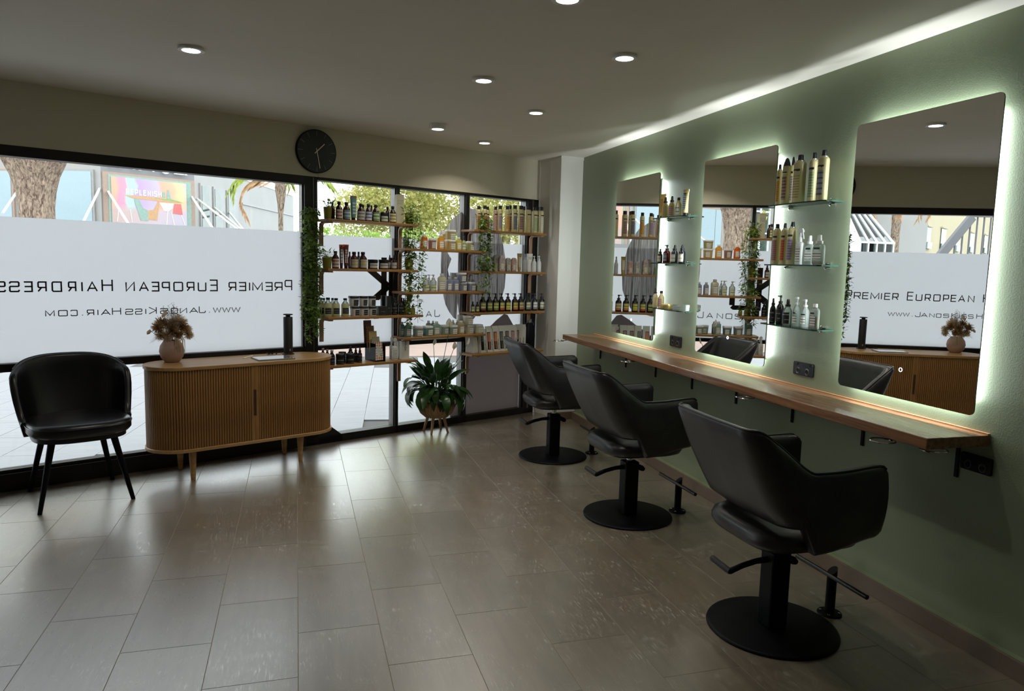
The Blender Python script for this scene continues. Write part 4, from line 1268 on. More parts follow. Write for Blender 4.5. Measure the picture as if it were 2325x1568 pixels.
def build_product(t, kind, w, h, args):
    a = args.split(',') + ['-', '-']
    r = w / 2
    B, lab = a[0], a[1]
    seg = 18
    def body(prof, mat, name='body', **kw):
        return MB().lathe(prof, kw.pop('seg', seg), **kw).build(name, PAL[mat], t, smooth=True, angle=45)
    if kind == 'apoth':
        nr = r * .42
        body([(r * .92, 0), (r, .004), (r, h * .58), (r * .93, h * .64), (nr, h * .80), (nr, h * .86)], B)
        body([(nr * 1.15, h * .85), (nr * 1.2, h * .86), (nr * 1.2, h * .985), (nr * 1.05, h)], 'silver' if B == 'black' and lab in ('blackl', 'arch') else 'cap', 'cap', seg=14)
        if lab != '-':
            arc_label(t, r, h * .07, h * .56, 60, lab)
    elif kind == 'dropper':
        nr = r * .5
        body([(r * .92, 0), (r, .004), (r, h * .52), (r * .9, h * .60), (nr, h * .70), (nr, h * .73)], B)
        cm = 'cap' if B != 'grey' else 'grey'
        body([(r * .62, h * .72), (r * .62, h * .80), (r * .40, h * .81), (r * .34, h * .97), (r * .26, h)], cm, 'nozzle', seg=14)
        if lab != '-':
            arc_label(t, r, h * .06, h * .50, 62, lab)
    elif kind == 'jar':
        body([(r * .94, 0), (r, .004), (r, h * .70)], B, seg=24)
        body([(r * 1.02, h * .70), (r * 1.03, h * .72), (r * 1.03, h * .97), (r * .97, h)], B if B == 'sagej' else 'cap', 'lid', seg=24)
        if lab != '-':
            arc_label(t, r, h * .10, h * .62, 55, lab)
    elif kind == 'milk':
        nr = r * .40
        body([(r * .9, 0), (r, .006), (r, h * .62), (r * .93, h * .67), (r * .80, h * .72)], B, 'liquid')
        body([(r * .80, h * .721), (nr * 1.1, h * .83), (nr, h * .86), (nr, h * .9)], 'clearg', 'neck')
        body([(nr * 1.25, h * .89), (nr * 1.25, h * .99), (nr * 1.1, h)], 'cap', 'cap', seg=14)
        arc_label(t, r, h * .16, h * .48, 50, 'tubb')
    elif kind == 'pot':
        lid = 'cap' if B == 'whiteb' else B
        bm_ = 'white' if B == 'whiteb' else B
        body([(r * .86, 0), (r * .9, .004), (r * .98, h * .80)], bm_, sx=1, sy=1, e=4.0, seg=28)
        body([(r * 1.02, h * .79), (r * 1.03, h * .81), (r * 1.03, h * .97), (r * .98, h)], 'cap' if lid == 'cap' else 'wcap', 'lid', e=4.0, seg=28)
        mb = MB(); k = r * .93; lm = LB['tubb'] if B == 'whiteb' else LB['tub']
        x0, x1 = (-.25 * r, .75 * r)
        mb.add([(x0, -k - .001, h * .10), (x1, -k - .001, h * .10), (x1, -r * .985 - .0012, h * .66), (x0, -r * .985 - .0012, h * .66)], [(0, 1, 2, 3)])
        mb.build('label', lm, t, fix=False)
    elif kind in ('flat', 'flatw'):
        nr = r * .42
        bm_ = {'creamb': 'clearb'}.get(B, B)
        body([(r * .9, 0), (r, .005), (r, h * .68), (r * .94, h * .76), (r * .7, h * .82), (nr, h * .85), (nr, h * .87)], bm_, sx=1, sy=.62, e=3.4, seg=28)
        if B == 'creamb':
            body([(r * .86, .002), (r * .95, .006), (r * .95, h * .5)], 'buff', 'lotion', sx=1, sy=.62, e=3.4, seg=28)
        body([(nr * 1.15, h * .86), (nr * 1.15, h * .98), (nr, h)], 'wcap', 'cap', seg=16)
        mb = MB(); y = -r * .62 - .0008
        mb.add([(-r * .62, y, h * .10), (r * .62, y, h * .10), (r * .62, y, h * .56), (-r * .62, y, h * .56)], [(0, 1, 2, 3)])
        mb.build('label', LB['text' if kind == 'flatw' else 'tub'], t, fix=False)
        if kind == 'flatw':
            MB().box(-r * .6, r * .3, y - .0008, y, h * .60, h * .66).build('brand_tag', LB['tagb'], t)
    elif kind == 'flatc':
        nr = r * .42
        body([(r * .85, 0), (r, .008), (r, h * .55), (r * .9, h * .66), (r * .6, h * .70), (nr * 1.2, h * .72)], B, sx=1, sy=.5, e=3.6, seg=28)
        body([(r * .8, .003), (r * .92, .008), (r * .92, h * .12)], 'cream', 'liquid', sx=1, sy=.5, e=3.6, seg=28)
        body([(nr * 1.35, h * .71), (nr * 1.35, h * .80), (nr * .85, h * .81), (nr * .7, h * .99), (nr * .5, h)], 'wcap', 'nozzle', seg=16)
        y = -r * .5 - .0008
        MB().box(-r * .6, r * .5, y - .0006, y, h * .52, h * .58).build('brand_tag', LB['tagb'], t)
        mb = MB(); mb.add([(-r * .75, y, h * .16), (r * .75, y, h * .16), (r * .75, y, h * .44), (-r * .75, y, h * .44)], [(0, 1, 2, 3)]); mb.build('label', LB['text'], t, fix=False)
    elif kind in ('pump', 'pumpc'):
        nr = r * .40
        body([(r * .92, 0), (r, .005), (r, h * .54), (r * .92, h * .61), (nr, h * .72), (nr, h * .74)], B)
        cm = {'black': 'cap', 'redg': 'cap'}.get(B, 'wcap')
        mb = MB()
        mb.lathe([(nr * 1.3, h * .73), (nr * 1.3, h * .80), (nr * .55, h * .81), (nr * .5, h * .92)], 14)
        mb.lathe([(nr * .85, h * .92), (nr * .85, h * .985), (nr * .6, h)], 12)
        mb.box(-r * .95, 0, -nr * .28, nr * .28, h * .945, h * .985)
        mb.build('pump_head', PAL[cm], t, smooth=True, angle=40)
        if lab in LB:
            arc_label(t, r, h * .10, h * .52, 52, lab)
            if lab[0] == 'p' and lab[1:].isdigit():
                arc_label(t, r, h * .10, h * .19, 52, 'q' + lab[1:], 'label_band', off=.001)
        elif B == 'clearb':
            arc_label(t, r, h * .12, h * .36, 40, 'text'); arc_label(t, r, h * .44, h * .485, 36, 'tagb', 'brand_tag')
        elif kind == 'pumpc':
            arc_label(t, r, h * .08, h * .40, 48, 'limel')
    elif kind in ('can', 'can2', 'conecan'):
        body([(r * .96, 0), (r, .003), (r, h * .80), (r * .93, h * .835), (r * .68, h * .865)], B, seg=24)
        if kind == 'can':
            body([(r * .72, h * .855), (r * .72, h * .985), (r * .66, h)], 'cap', 'cap', seg=20)
        elif kind == 'can2':
            body([(r * .68, h * .862), (r * .70, h * .872), (r * .64, h * .885)], 'silver', 'collar', seg=20)
            body([(r * .52, h * .88), (r * .46, h * .93), (r * .44, h * .985), (r * .38, h)], 'cap', 'nozzle', seg=16)
        else:
            mb = MB()
            mb.lathe([(r * .98, h * .80), (r * .95, h * .83), (r * .72, h * .90), (r * .42, h * .975), (r * .15, h)], 20)
            mb.build('cap', PAL['cap'], t, smooth=True, angle=45)
        if lab in LB:
            arc_label(t, r, h * .10, h * .60, 40, lab)
            arc_label(t, r, h * .655, h * .70, 40, 'tagb', 'brand_tag')
    elif kind == 'tube':
        d = r * .55
        base = {'teal': 'teal', 'maroon': 'maroon', 'chequer': 'maroon', 'bluepat': 'tubewhite', 'yellowt': 'yellowt', 'ochre': 'ochre'}[B]
        ch_ = h * .12
        body([(r * .62, 0), (r * .64, .003), (r * .64, ch_)], 'cap' if lab in ('red', 'black') else base, 'cap', seg=20, sy=.9)
        mb = MB(); seg_ = 24
        rings = []
        for q in range(7):
            f = q / 6
            z = ch_ + (h - ch_) * f
            sx_ = r * (.72 + .28 * f); sy_ = r * .62 * (1 - f) ** .8 + .0016
            rings.append([(sx_ * math.cos(2 * PI * k / seg_), sy_ * math.sin(2 * PI * k / seg_), z) for k in range(seg_)])
        for q, rg in enumerate(rings):
            b = len(mb.v); mb.v += rg
            if q:
                for k in range(seg_):
                    mb.f.append((b - seg_ + k, b - seg_ + (k + 1) % seg_, b + (k + 1) % seg_, b + k))
        mb.f.append(tuple(range(len(mb.v) - seg_, len(mb.v)))); mb.f.append(tuple(range(seg_ - 1, -1, -1)))
        mb.build('body', PAL[base], t, smooth=True, angle=50)
        crimp = MB().box(-r, r, -.0022, .0022, h - .016, h + .001)
        crimp.build('crimp', LB['coral'] if lab == 'red' else PAL[base], t)
        pm = {'teal': 'blue', 'maroon': 'grey', 'chequer': 'chequer', 'bluepat': 'hex', 'yellowt': 'gold', 'ochre': 'pale'}[B]
        mb = MB()
        z0, z1 = h * .24, h * .80
        f0, f1 = (z0 - ch_) / (h - ch_), (z1 - ch_) / (h - ch_)
        y0 = -(r * .62 * (1 - f0) ** .8 + .0026) * .98; y1 = -(r * .62 * (1 - f1) ** .8 + .0026) * .98
        ww = r * .5
        mb.add([(-ww, y0 - .001, z0), (ww, y0 - .001, z0), (ww, y1 - .003, z1), (-ww, y1 - .003, z1)], [(0, 1, 2, 3)]); mb.build('label', LB[pm], t, fix=False)
        if B == 'bluepat':
            MB().box(-ww, ww, y1 - .004, y1 - .001, h * .815, h * .86).build('brand_tag', LB['tagb'], t)
    elif kind == 'carton':
        d = min(r, .030)
        cm = {'cream': 'carton_c', 'black': 'carton_b', 'white': 'carton_w', 'noax': 'carton_w'}[B]
        MB().box(-r, r, -d, d, 0, h).build('box', PAL[cm], t, bevel=.001)
        if B == 'black':
            mb = MB(); mb.add([(-r * .5, -d - .0008, h * .12), (r * .5, -d - .0008, h * .12), (r * .5, -d - .0008, h * .45), (-r * .5, -d - .0008, h * .45)], [(0, 1, 2, 3)]); mb.build('label', LB['blackl'], t, fix=False)
        elif B == 'noax':
            mb = MB(); hh = .016
            text_line(mb, 'NOVAX', hh, .0032, .0032, lambda x, y: (r * .12 - y + .002, -d - .0009, h * .50 + x), wide=.8)
            mb.build('lettering', 'vinyl', t, fix=False)
        else:
            mb = MB(); mb.add([(-r * .8, -d - .0008, h * .68), (r * .8, -d - .0008, h * .68), (r * .8, -d - .0008, h * .82), (-r * .8, -d - .0008, h * .82)], [(0, 1, 2, 3)]); mb.build('label', LB['pale'], t, fix=False)
    elif kind == 'trigger':
        body([(r * .9, 0), (r, .004), (r, h * .56), (r * .8, h * .60), (r * .42, h * .62)], 'white', sx=1, sy=.75, e=4, seg=24)
        mb = MB()
        mb.lathe([(r * .46, h * .61), (r * .46, h * .74), (r * .34, h * .75), (r * .34, h * .86)], 14)
        mb.slab_y([(-r * .55, h * .84), (-r * .50, h * .95), (-r * .1, h), (r * .45, h * .985), (r * .75, h * .93), (r * .8, h * .88), (r * .3, h * .86)], -r * .22, r * .22)
        tr_ = mb.build('spray_head', PAL['wcap'], t, smooth=True, angle=35)
        MB().slab_y([(r * .38, h * .87), (r * .62, h * .88), (r * .95, h * .74), (r * 1.0, h * .70), (r * .8, h * .71), (r * .55, h * .78)], -r * .14, r * .14).build('trigger', PAL['wcap'], tr_)
        y = -r * .75 - .0008
        mb = MB(); mb.add([(-r * .65, y, h * .08), (r * .65, y, h * .08), (r * .65, y, h * .48), (-r * .65, y, h * .48)], [(0, 1, 2, 3)]); mb.build('label', LB['text'], t, fix=False)
    elif kind == 'sachet':
        pts = [(-r, 0), (r, 0), (r, h * .72), (r * .85, h * .88), (r * .5, h * .975), (0, h), (-r * .5, h * .975), (-r * .85, h * .88), (-r, h * .72)]
        MB().slab_y(pts, -.02, .02).build('pouch', PAL[B], t, bevel=.006)
        mb = MB(); mb.add([(-r * .5, -.0212, h * .15), (r * .5, -.0212, h * .15), (r * .5, -.0212, h * .5), (-r * .5, -.0212, h * .5)], [(0, 1, 2, 3)]); mb.build('label', LB['pale'], t, fix=False)
    elif kind == 'tin':
        ee = 2.0 if B == 'gold' else 6.0
        pm = 'gold' if B == 'gold' else 'clearb'
        body([(r * .97, 0), (r, .002), (r, h * .55)], pm, 'base', e=ee, seg=36)
        body([(r * 1.02, h * .55), (r * 1.03, h * .6), (r * 1.03, h * .95), (r, h)], pm, 'lid', e=ee, seg=36)

CATN = {'apoth': 'bottle', 'dropper': 'bottle', 'jar': 'jar', 'milk': 'bottle', 'pot': 'tub', 'flat': 'bottle', 'flatw': 'bottle', 'flatc': 'bottle', 'pump': 'pump bottle', 'pumpc': 'pump bottle', 'can': 'spray can', 'can2': 'spray can', 'conecan': 'spray can',
        'tube': 'tube', 'carton': 'carton', 'trigger': 'spray bottle', 'sachet': 'pouch', 'tin': 'tin'}
NAMEN = {'apoth': 'apothecary_bottle', 'dropper': 'nozzle_bottle', 'jar': 'cosmetic_jar', 'milk': 'liquid_bottle', 'pot': 'cosmetic_tub', 'flat': 'lotion_bottle', 'flatw': 'lotion_bottle', 'flatc': 'spray_lotion_bottle', 'pump': 'pump_bottle', 'pumpc': 'pump_bottle',
         'can': 'aerosol_can', 'can2': 'aerosol_can', 'conecan': 'aerosol_can', 'tube': 'cosmetic_tube', 'carton': 'product_carton', 'trigger': 'trigger_spray', 'sachet': 'gift_pouch', 'tin': 'wax_tin'}
SHORT = {'c1s1': 'top left window shelf', 'c1s2': 'second left window shelf', 'c1s3': 'third left window shelf', 'c1s4': 'lowest left window shelf', 'c2s1': 'top middle window shelf', 'c2s2': 'second middle window shelf', 'c2s3': 'lowest middle window shelf',
         'c3s1': 'top pillar-side window shelf', 'c3s2': 'second pillar-side window shelf', 'c3s3': 'third pillar-side window shelf', 'c3s4': 'lowest pillar-side shelf',
         'A1': 'upper far glass shelf', 'A2': 'middle far glass shelf', 'A3': 'lower far glass shelf', 'B1': 'upper near glass shelf', 'B2': 'middle near glass shelf', 'B3': 'lower near glass shelf'}
ORD = ['first', 'second', 'third', 'fourth', 'fifth', 'sixth', 'seventh', 'eighth', 'ninth', 'tenth', 'eleventh', 'twelfth', 'thirteenth', 'fourteenth', 'fifteenth', 'sixteenth']
def product_labels(rows, left):
    """left(row) orders things left to right as seen in the picture"""
    labs = {}
    from collections import defaultdict
    g = defaultdict(list)
    for i, r_ in enumerate(rows):
        g[(r_[0], r_[7])].append(i)
    for (sh, desc), ids in g.items():
        ids.sort(key=lambda i: left(rows[i]))
        for q, i in enumerate(ids):
            labs[i] = desc + (' on ' if len(ids) == 1 else ', %s from left on ' % ORD[q]) + SHORT[sh]
    return labs

PROD = [
('c1s1', 'apoth', -0.071, 0.05, 0.038, 0.132, 'amber,-', 'dark half hidden amber bottle'),
('c1s1', 'apoth', -0.063, 0.135, 0.051, 0.131, 'amber,red', 'amber bottle with red label'),
('c1s1', 'apoth', -0.003, 0.135, 0.057, 0.13, 'amber,blue', 'amber bottle with blue label'),
('c1s1', 'tube', 0.053, 0.135, 0.051, 0.179, 'teal,red', 'upright teal tube with red crimped top'),
('c1s1', 'apoth', 0.113, 0.135, 0.059, 0.128, 'amber,grey', 'amber bottle with pale grey label'),
('c1s1', 'apoth', 0.181, 0.05, 0.033, 0.129, 'amber,-', 'small amber bottle standing behind'),
('c1s1', 'apoth', 0.177, 0.135, 0.054, 0.129, 'amber,bluew', 'amber bottle with blue and white label'),
('c1s1', 'apoth', 0.251, 0.05, 0.029, 0.129, 'amber,-', 'small amber bottle standing behind'),
('c1s1', 'apoth', 0.239, 0.135, 0.058, 0.129, 'amber,green', 'amber bottle with green label'),
('c1s1', 'jar', 0.31, 0.135, 0.064, 0.077, 'dark,greenp', 'squat dark jar with pale green label'),
('c1s1', 'apoth', 0.392, 0.05, 0.039, 0.128, 'amber,-', 'plain dark bottle behind the jar'),
('c1s1', 'apoth', 0.387, 0.135, 0.055, 0.129, 'amber,yellow', 'amber bottle with yellow label'),
('c1s1', 'carton', 0.473, 0.09, 0.06, 0.224, 'cream', 'tall cream carton'),
('c1s2', 'apoth', -0.091, 0.135, 0.054, 0.126, 'amber,redw', 'amber bottle with white and red label'),
('c1s2', 'tube', -0.044, 0.135, 0.033, 0.173, 'maroon,red', 'upright maroon tube'),
('c1s2', 'tube', -0.007, 0.135, 0.042, 0.175, 'chequer,red', 'upright tube with checked panel'),
('c1s2', 'apoth', 0.069, 0.05, 0.026, 0.125, 'amber,-', 'dark bottle behind the tubes'),
('c1s2', 'apoth', 0.059, 0.135, 0.063, 0.125, 'amber,mustard', 'amber bottle with mustard band label'),
('c1s2', 'apoth', 0.144, 0.05, 0.032, 0.127, 'amber,-', 'dark bottle behind the pair'),
('c1s2', 'apoth', 0.133, 0.135, 0.063, 0.126, 'amber,mustard', 'amber bottle with mustard band label'),
('c1s2', 'jar', 0.217, 0.135, 0.078, 0.072, 'dark,grey', 'low dark jar with grey label'),
('c1s2', 'jar', 0.309, 0.135, 0.076, 0.073, 'dark,grey', 'low dark jar with grey label'),
('c1s2', 'dropper', 0.392, 0.09, 0.028, 0.11, 'amber,grey', 'slim amber spray bottle'),
('c1s2', 'dropper', 0.404, 0.135, 0.043, 0.111, 'amber,grey', 'amber spray bottle with grey label'),
('c1s3', 'milk', -0.163, 0.05, 0.04, 0.135, 'lemon', 'bottle of pale yellow liquid'),
('c1s3', 'milk', -0.154, 0.075, 0.04, 0.134, 'lemon', 'bottle of pale yellow liquid'),
('c1s3', 'milk', -0.151, 0.135, 0.059, 0.14, 'lemon', 'bottle of pale yellow liquid'),
('c1s3', 'milk', -0.072, 0.05, 0.04, 0.132, 'lemon', 'bottle of pale yellow liquid'),
('c1s3', 'milk', -0.087, 0.135, 0.057, 0.135, 'lemon', 'bottle of pale yellow liquid'),
('c1s3', 'milk', -0.013, 0.135, 0.059, 0.134, 'lemon', 'bottle of pale yellow liquid'),
('c1s3', 'pot', 0.066, 0.135, 0.065, 0.073, 'whiteb', 'white tub with black lid, lower row'),
('c1s3', 'pot', 0.139, 0.135, 0.065, 0.072, 'whiteb', 'white tub with black lid, lower row'),
('c1s3', 'pot', 0.213, 0.135, 0.063, 0.07, 'whiteb', 'white tub with black lid, lower row'),
('c1s3', 'carton', 0.292, 0.135, 0.067, 0.07, 'black', 'square black carton'),
('c1s3', 'carton', 0.36, 0.05, 0.034, 0.146, 'black', 'tall black carton behind'),
('c1s3', 'carton', 0.356, 0.135, 0.038, 0.147, 'black', 'tall black carton'),
('c1s3', 'dropper', 0.409, 0.135, 0.045, 0.134, 'black,blackl', 'black spray bottle'),
('c1s3', 'dropper', 0.483, 0.05, 0.031, 0.129, 'black,blackl', 'black spray bottle'),
('c1s3', 'dropper', 0.473, 0.135, 0.048, 0.134, 'black,blackl', 'black spray bottle'),
('c1s3', 'dropper', 0.548, 0.05, 0.032, 0.125, 'black,blackl', 'black spray bottle'),
('c1s3', 'dropper', 0.557, 0.09, 0.035, 0.091, 'lemong,-', 'small yellowish dropper bottle'),
('c1s3', 'dropper', 0.609, 0.09, 0.038, 0.073, 'lemong,-', 'small yellowish dropper bottle'),
('c1s4', 'apoth', -0.15, 0.05, 0.039, 0.113, 'black,blackl', 'small black bottle with silver cap'),
('c1s4', 'apoth', -0.115, 0.05, 0.036, 0.105, 'black,blackl', 'small black bottle with silver cap'),
('c1s4', 'apoth', -0.121, 0.135, 0.047, 0.109, 'black,arch', 'square black bottle with arched label'),
('c1s4', 'jar', -0.053, 0.135, 0.067, 0.076, 'black,blackl', 'black jar with pale lid edge'),
('c1s4', 'jar', 0.008, 0.05, 0.057, 0.078, 'black,-', 'black jar behind'),
('c1s4', 'jar', 0.026, 0.135, 0.067, 0.074, 'black,blackl', 'black jar with pale lid edge'),
('c1s4', 'dropper', 0.077, 0.05, 0.048, 0.116, 'black,-', 'black pump bottle behind the jars'),
('c1s4', 'dropper', 0.1, 0.09, 0.032, 0.113, 'black,blackl', 'slim black bottle'),
('c1s4', 'dropper', 0.11, 0.135, 0.035, 0.114, 'black,blackl', 'slim black bottle'),
('c1s4', 'trigger', 0.437, 0.05, 0.032, 0.172, 'white', 'white trigger spray bottle'),
('c1s4', 'trigger', 0.417, 0.135, 0.043, 0.174, 'white', 'white trigger spray bottle'),
('c1s4', 'carton', 0.504, 0.135, 0.063, 0.145, 'noax', 'white carton with black vertical word'),
('c1s4', 'carton', 0.522, 0.05, 0.056, 0.136, 'white', 'plain white carton'),
('c2s1', 'flat', 0.533, 0.09, 0.051, 0.103, 'milkw', 'milky white bottle behind the vine'),
('c2s1', 'flat', 0.677, 0.135, 0.058, 0.12, 'orange', 'clear orange bottle'),
('c2s1', 'pot', 0.755, 0.135, 0.068, 0.086, 'rose', 'brownish pink tub'),
('c2s1', 'flat', 0.839, 0.135, 0.061, 0.122, 'honey', 'honey coloured bottle'),
('c2s1', 'pot', 0.918, 0.05, 0.051, 0.156, 'lemonp', 'pale yellow tub behind'),
('c2s1', 'pot', 0.933, 0.135, 0.081, 0.082, 'lemonp', 'pale yellow tub, lower of the stack'),
('c2s1', 'flat', 1.019, 0.135, 0.054, 0.106, 'yellow', 'translucent yellow bottle'),
('c2s1', 'dropper', 1.076, 0.135, 0.034, 0.118, 'lime,limel', 'small green spray bottle'),
('c2s1', 'pot', 1.139, 0.135, 0.06, 0.078, 'lime', 'small pale green tub'),
('c2s2', 'pumpc', 0.701, 0.135, 0.056, 0.131, 'clear', 'clear pump bottle with green label'),
('c2s2', 'pumpc', 0.788, 0.05, 0.032, 0.133, 'clear', 'clear pump bottle behind'),
('c2s2', 'pumpc', 0.772, 0.135, 0.055, 0.135, 'clear', 'clear pump bottle'),
('c2s2', 'flat', 0.856, 0.135, 0.073, 0.145, 'cream', 'large cream bottle'),
('c2s2', 'flat', 0.932, 0.135, 0.049, 0.116, 'lav', 'lavender bottle'),
('c2s2', 'flat', 0.997, 0.135, 0.055, 0.116, 'lav', 'lavender bottle'),
('c2s2', 'pot', 1.034, 0.05, 0.052, 0.15, 'milkw', 'pale grey tub behind'),
('c2s2', 'pot', 1.07, 0.135, 0.061, 0.077, 'lav', 'lavender tub, lower of the stack'),
('c2s2', 'pot', 1.155, 0.135, 0.071, 0.077, 'lav', 'lavender tub'),
('c2s2', 'pumpc', 1.192, 0.05, 0.029, 0.137, 'milkw', 'small white pump bottle behind'),
('c2s2', 'pumpc', 1.236, 0.05, 0.036, 0.134, 'milkw', 'small white pump bottle behind'),
('c2s2', 'pot', 1.234, 0.135, 0.047, 0.056, 'sage', 'small grey green tub'),
('c2s3', 'flat', 0.51, 0.09, 0.04, 0.114, 'teal', 'teal bottle'),
('c2s3', 'flat', 0.536, 0.135, 0.057, 0.113, 'teal', 'teal bottle'),
('c2s3', 'pot', 0.626, 0.135, 0.078, 0.08, 'tealp', 'grey green tub'),
('c2s3', 'pot', 0.723, 0.135, 0.078, 0.079, 'teal', 'teal tub'),
('c2s3', 'flat', 0.789, 0.05, 0.046, 0.113, 'tealp', 'pale green bottle behind'),
('c2s3', 'flat', 0.833, 0.05, 0.036, 0.111, 'tealp', 'pale green bottle behind'),
('c2s3', 'flat', 0.81, 0.135, 0.061, 0.113, 'mint', 'mint bottle'),
('c2s3', 'pot', 0.918, 0.09, 0.064, 0.078, 'mint', 'mint tub'),
('c2s3', 'pot', 0.975, 0.135, 0.074, 0.077, 'mint', 'mint tub'),
('c2s3', 'flat', 1.039, 0.05, 0.034, 0.111, 'cream', 'small cream bottle behind'),
('c2s3', 'flat', 1.082, 0.05, 0.033, 0.11, 'cream', 'small cream bottle behind'),
('c2s3', 'flat', 1.06, 0.135, 0.063, 0.111, 'buff', 'buff bottle'),
('c2s3', 'pot', 1.125, 0.04, 0.051, 0.152, 'cream', 'tall cream tub at the back'),
('c2s3', 'pot', 1.144, 0.135, 0.067, 0.077, 'cream', 'cream tub, lower of the stack'),
('c2s3', 'pot', 1.238, 0.135, 0.079, 0.074, 'cream', 'cream tub'),
('c3s1', 'can', 1.258, 0.09, 0.043, 0.202, 'can,coral', 'cream aerosol can behind the vine'),
('c3s1', 'can', 1.323, 0.09, 0.044, 0.211, 'can,coral', 'cream aerosol can behind the vine'),
('c3s1', 'can', 1.386, 0.05, 0.034, 0.208, 'can,coral', 'cream aerosol can behind the vine'),
('c3s1', 'can', 1.442, 0.09, 0.038, 0.212, 'canr,rose', 'pinkish aerosol can'),
('c3s1', 'can', 1.456, 0.135, 0.044, 0.218, 'can,violet', 'cream aerosol can with violet label'),
('c3s1', 'can', 1.535, 0.135, 0.044, 0.221, 'can,gold', 'cream aerosol can with gold label'),
('c3s1', 'can', 1.643, 0.05, 0.035, 0.237, 'can,plum', 'dark labelled aerosol can behind'),
('c3s1', 'can', 1.623, 0.135, 0.051, 0.234, 'can,navy', 'cream aerosol can with navy label'),
('c3s1', 'can', 1.694, 0.135, 0.052, 0.234, 'can,plum', 'cream aerosol can with plum label'),
('c3s1', 'can', 1.805, 0.05, 0.033, 0.239, 'can,sage', 'cream aerosol can behind'),
('c3s1', 'can', 1.78, 0.135, 0.059, 0.237, 'can,sand', 'wide cream aerosol can with sand label'),
('c3s1', 'can', 1.861, 0.135, 0.055, 0.236, 'can,sage', 'cream aerosol can with green label'),
('c3s1', 'can', 1.977, 0.05, 0.03, 0.246, 'can,sage', 'cream aerosol can behind'),
('c3s1', 'can', 1.941, 0.135, 0.046, 0.24, 'can,pale', 'cream aerosol can with pale label'),
('c3s2', 'jar', 1.326, 0.09, 0.038, 0.073, 'sagej,-', 'small green jar behind the vine'),
('c3s2', 'sachet', 1.454, 0.09, 0.05, 0.142, 'marble', 'marbled arched pouch'),
('c3s2', 'jar', 1.394, 0.165, 0.042, 0.07, 'sagej,-', 'round moss green jar'),
('c3s2', 'sachet', 1.49, 0.135, 0.058, 0.14, 'marble', 'marbled arched pouch'),
('c3s2', 'sachet', 1.561, 0.135, 0.047, 0.12, 'marbleg', 'grey marbled arched pouch'),
('c3s2', 'sachet', 1.627, 0.135, 0.05, 0.122, 'marbler', 'pinkish marbled arched pouch'),
('c3s2', 'tube', 1.691, 0.135, 0.047, 0.16, 'ochre,ochre', 'upright ochre tube'),
('c3s2', 'dropper', 1.756, 0.135, 0.039, 0.16, 'grey,-', 'grey spray bottle'),
('c3s2', 'carton', 1.852, 0.09, 0.044, 0.163, 'white', 'white carton'),
('c3s2', 'pump', 1.87, 0.135, 0.043, 0.144, 'white,-', 'white pump bottle'),
('c3s2', 'pump', 1.93, 0.135, 0.042, 0.146, 'white,-', 'white pump bottle'),
('c3s3', 'apoth', 1.179, 0.135, 0.032, 0.092, 'black,lime', 'small black bottle with lime label'),
('c3s3', 'apoth', 1.229, 0.135, 0.035, 0.088, 'black,lime', 'small black bottle with lime label'),
('c3s3', 'pump', 1.286, 0.135, 0.058, 0.161, 'black,p0', 'black pump bottle with lime label'),
('c3s3', 'pump', 1.358, 0.135, 0.058, 0.16, 'black,p1', 'black pump bottle with lime label'),
('c3s3', 'pump', 1.429, 0.135, 0.059, 0.16, 'black,p2', 'black pump bottle with lime and olive label'),
('c3s3', 'pump', 1.496, 0.135, 0.059, 0.159, 'black,p3', 'black pump bottle with lime and red label'),
('c3s3', 'pump', 1.569, 0.135, 0.059, 0.159, 'black,p4', 'black pump bottle with lime and yellow label'),
('c3s3', 'pump', 1.651, 0.135, 0.06, 0.158, 'black,p5', 'black pump bottle with yellow and orange label'),
('c3s3', 'pump', 1.719, 0.135, 0.06, 0.158, 'black,p6', 'black pump bottle with cream and orange label'),
('c3s3', 'pump', 1.802, 0.135, 0.06, 0.157, 'black,p7', 'black pump bottle with cream label'),
('c3s3', 'pump', 1.885, 0.135, 0.061, 0.157, 'black,p8', 'black pump bottle with white label'),
('c3s3', 'pump', 1.975, 0.135, 0.062, 0.156, 'black,p9', 'black pump bottle with pale label'),
('c1s3', 'pot', 0.057, 0.135, 0.073, 0.077, 'whiteb', 'white tub with black lid, upper row', 0.073),
('c1s3', 'pot', 0.136, 0.135, 0.063, 0.077, 'whiteb', 'white tub with black lid, upper row', 0.072),
('c1s3', 'pot', 0.209, 0.135, 0.061, 0.078, 'whiteb', 'white tub with black lid, upper row', 0.07),
('c2s1', 'pot', 0.934, 0.135, 0.082, 0.079, 'lemonp', 'pale yellow tub, upper of the stack', 0.082),
('c2s2', 'pot', 1.054, 0.135, 0.077, 0.076, 'lav', 'lavender tub, upper of the stack', 0.077),
('c2s3', 'pot', 1.133, 0.135, 0.083, 0.075, 'cream', 'cream tub, upper of the stack', 0.077),
]
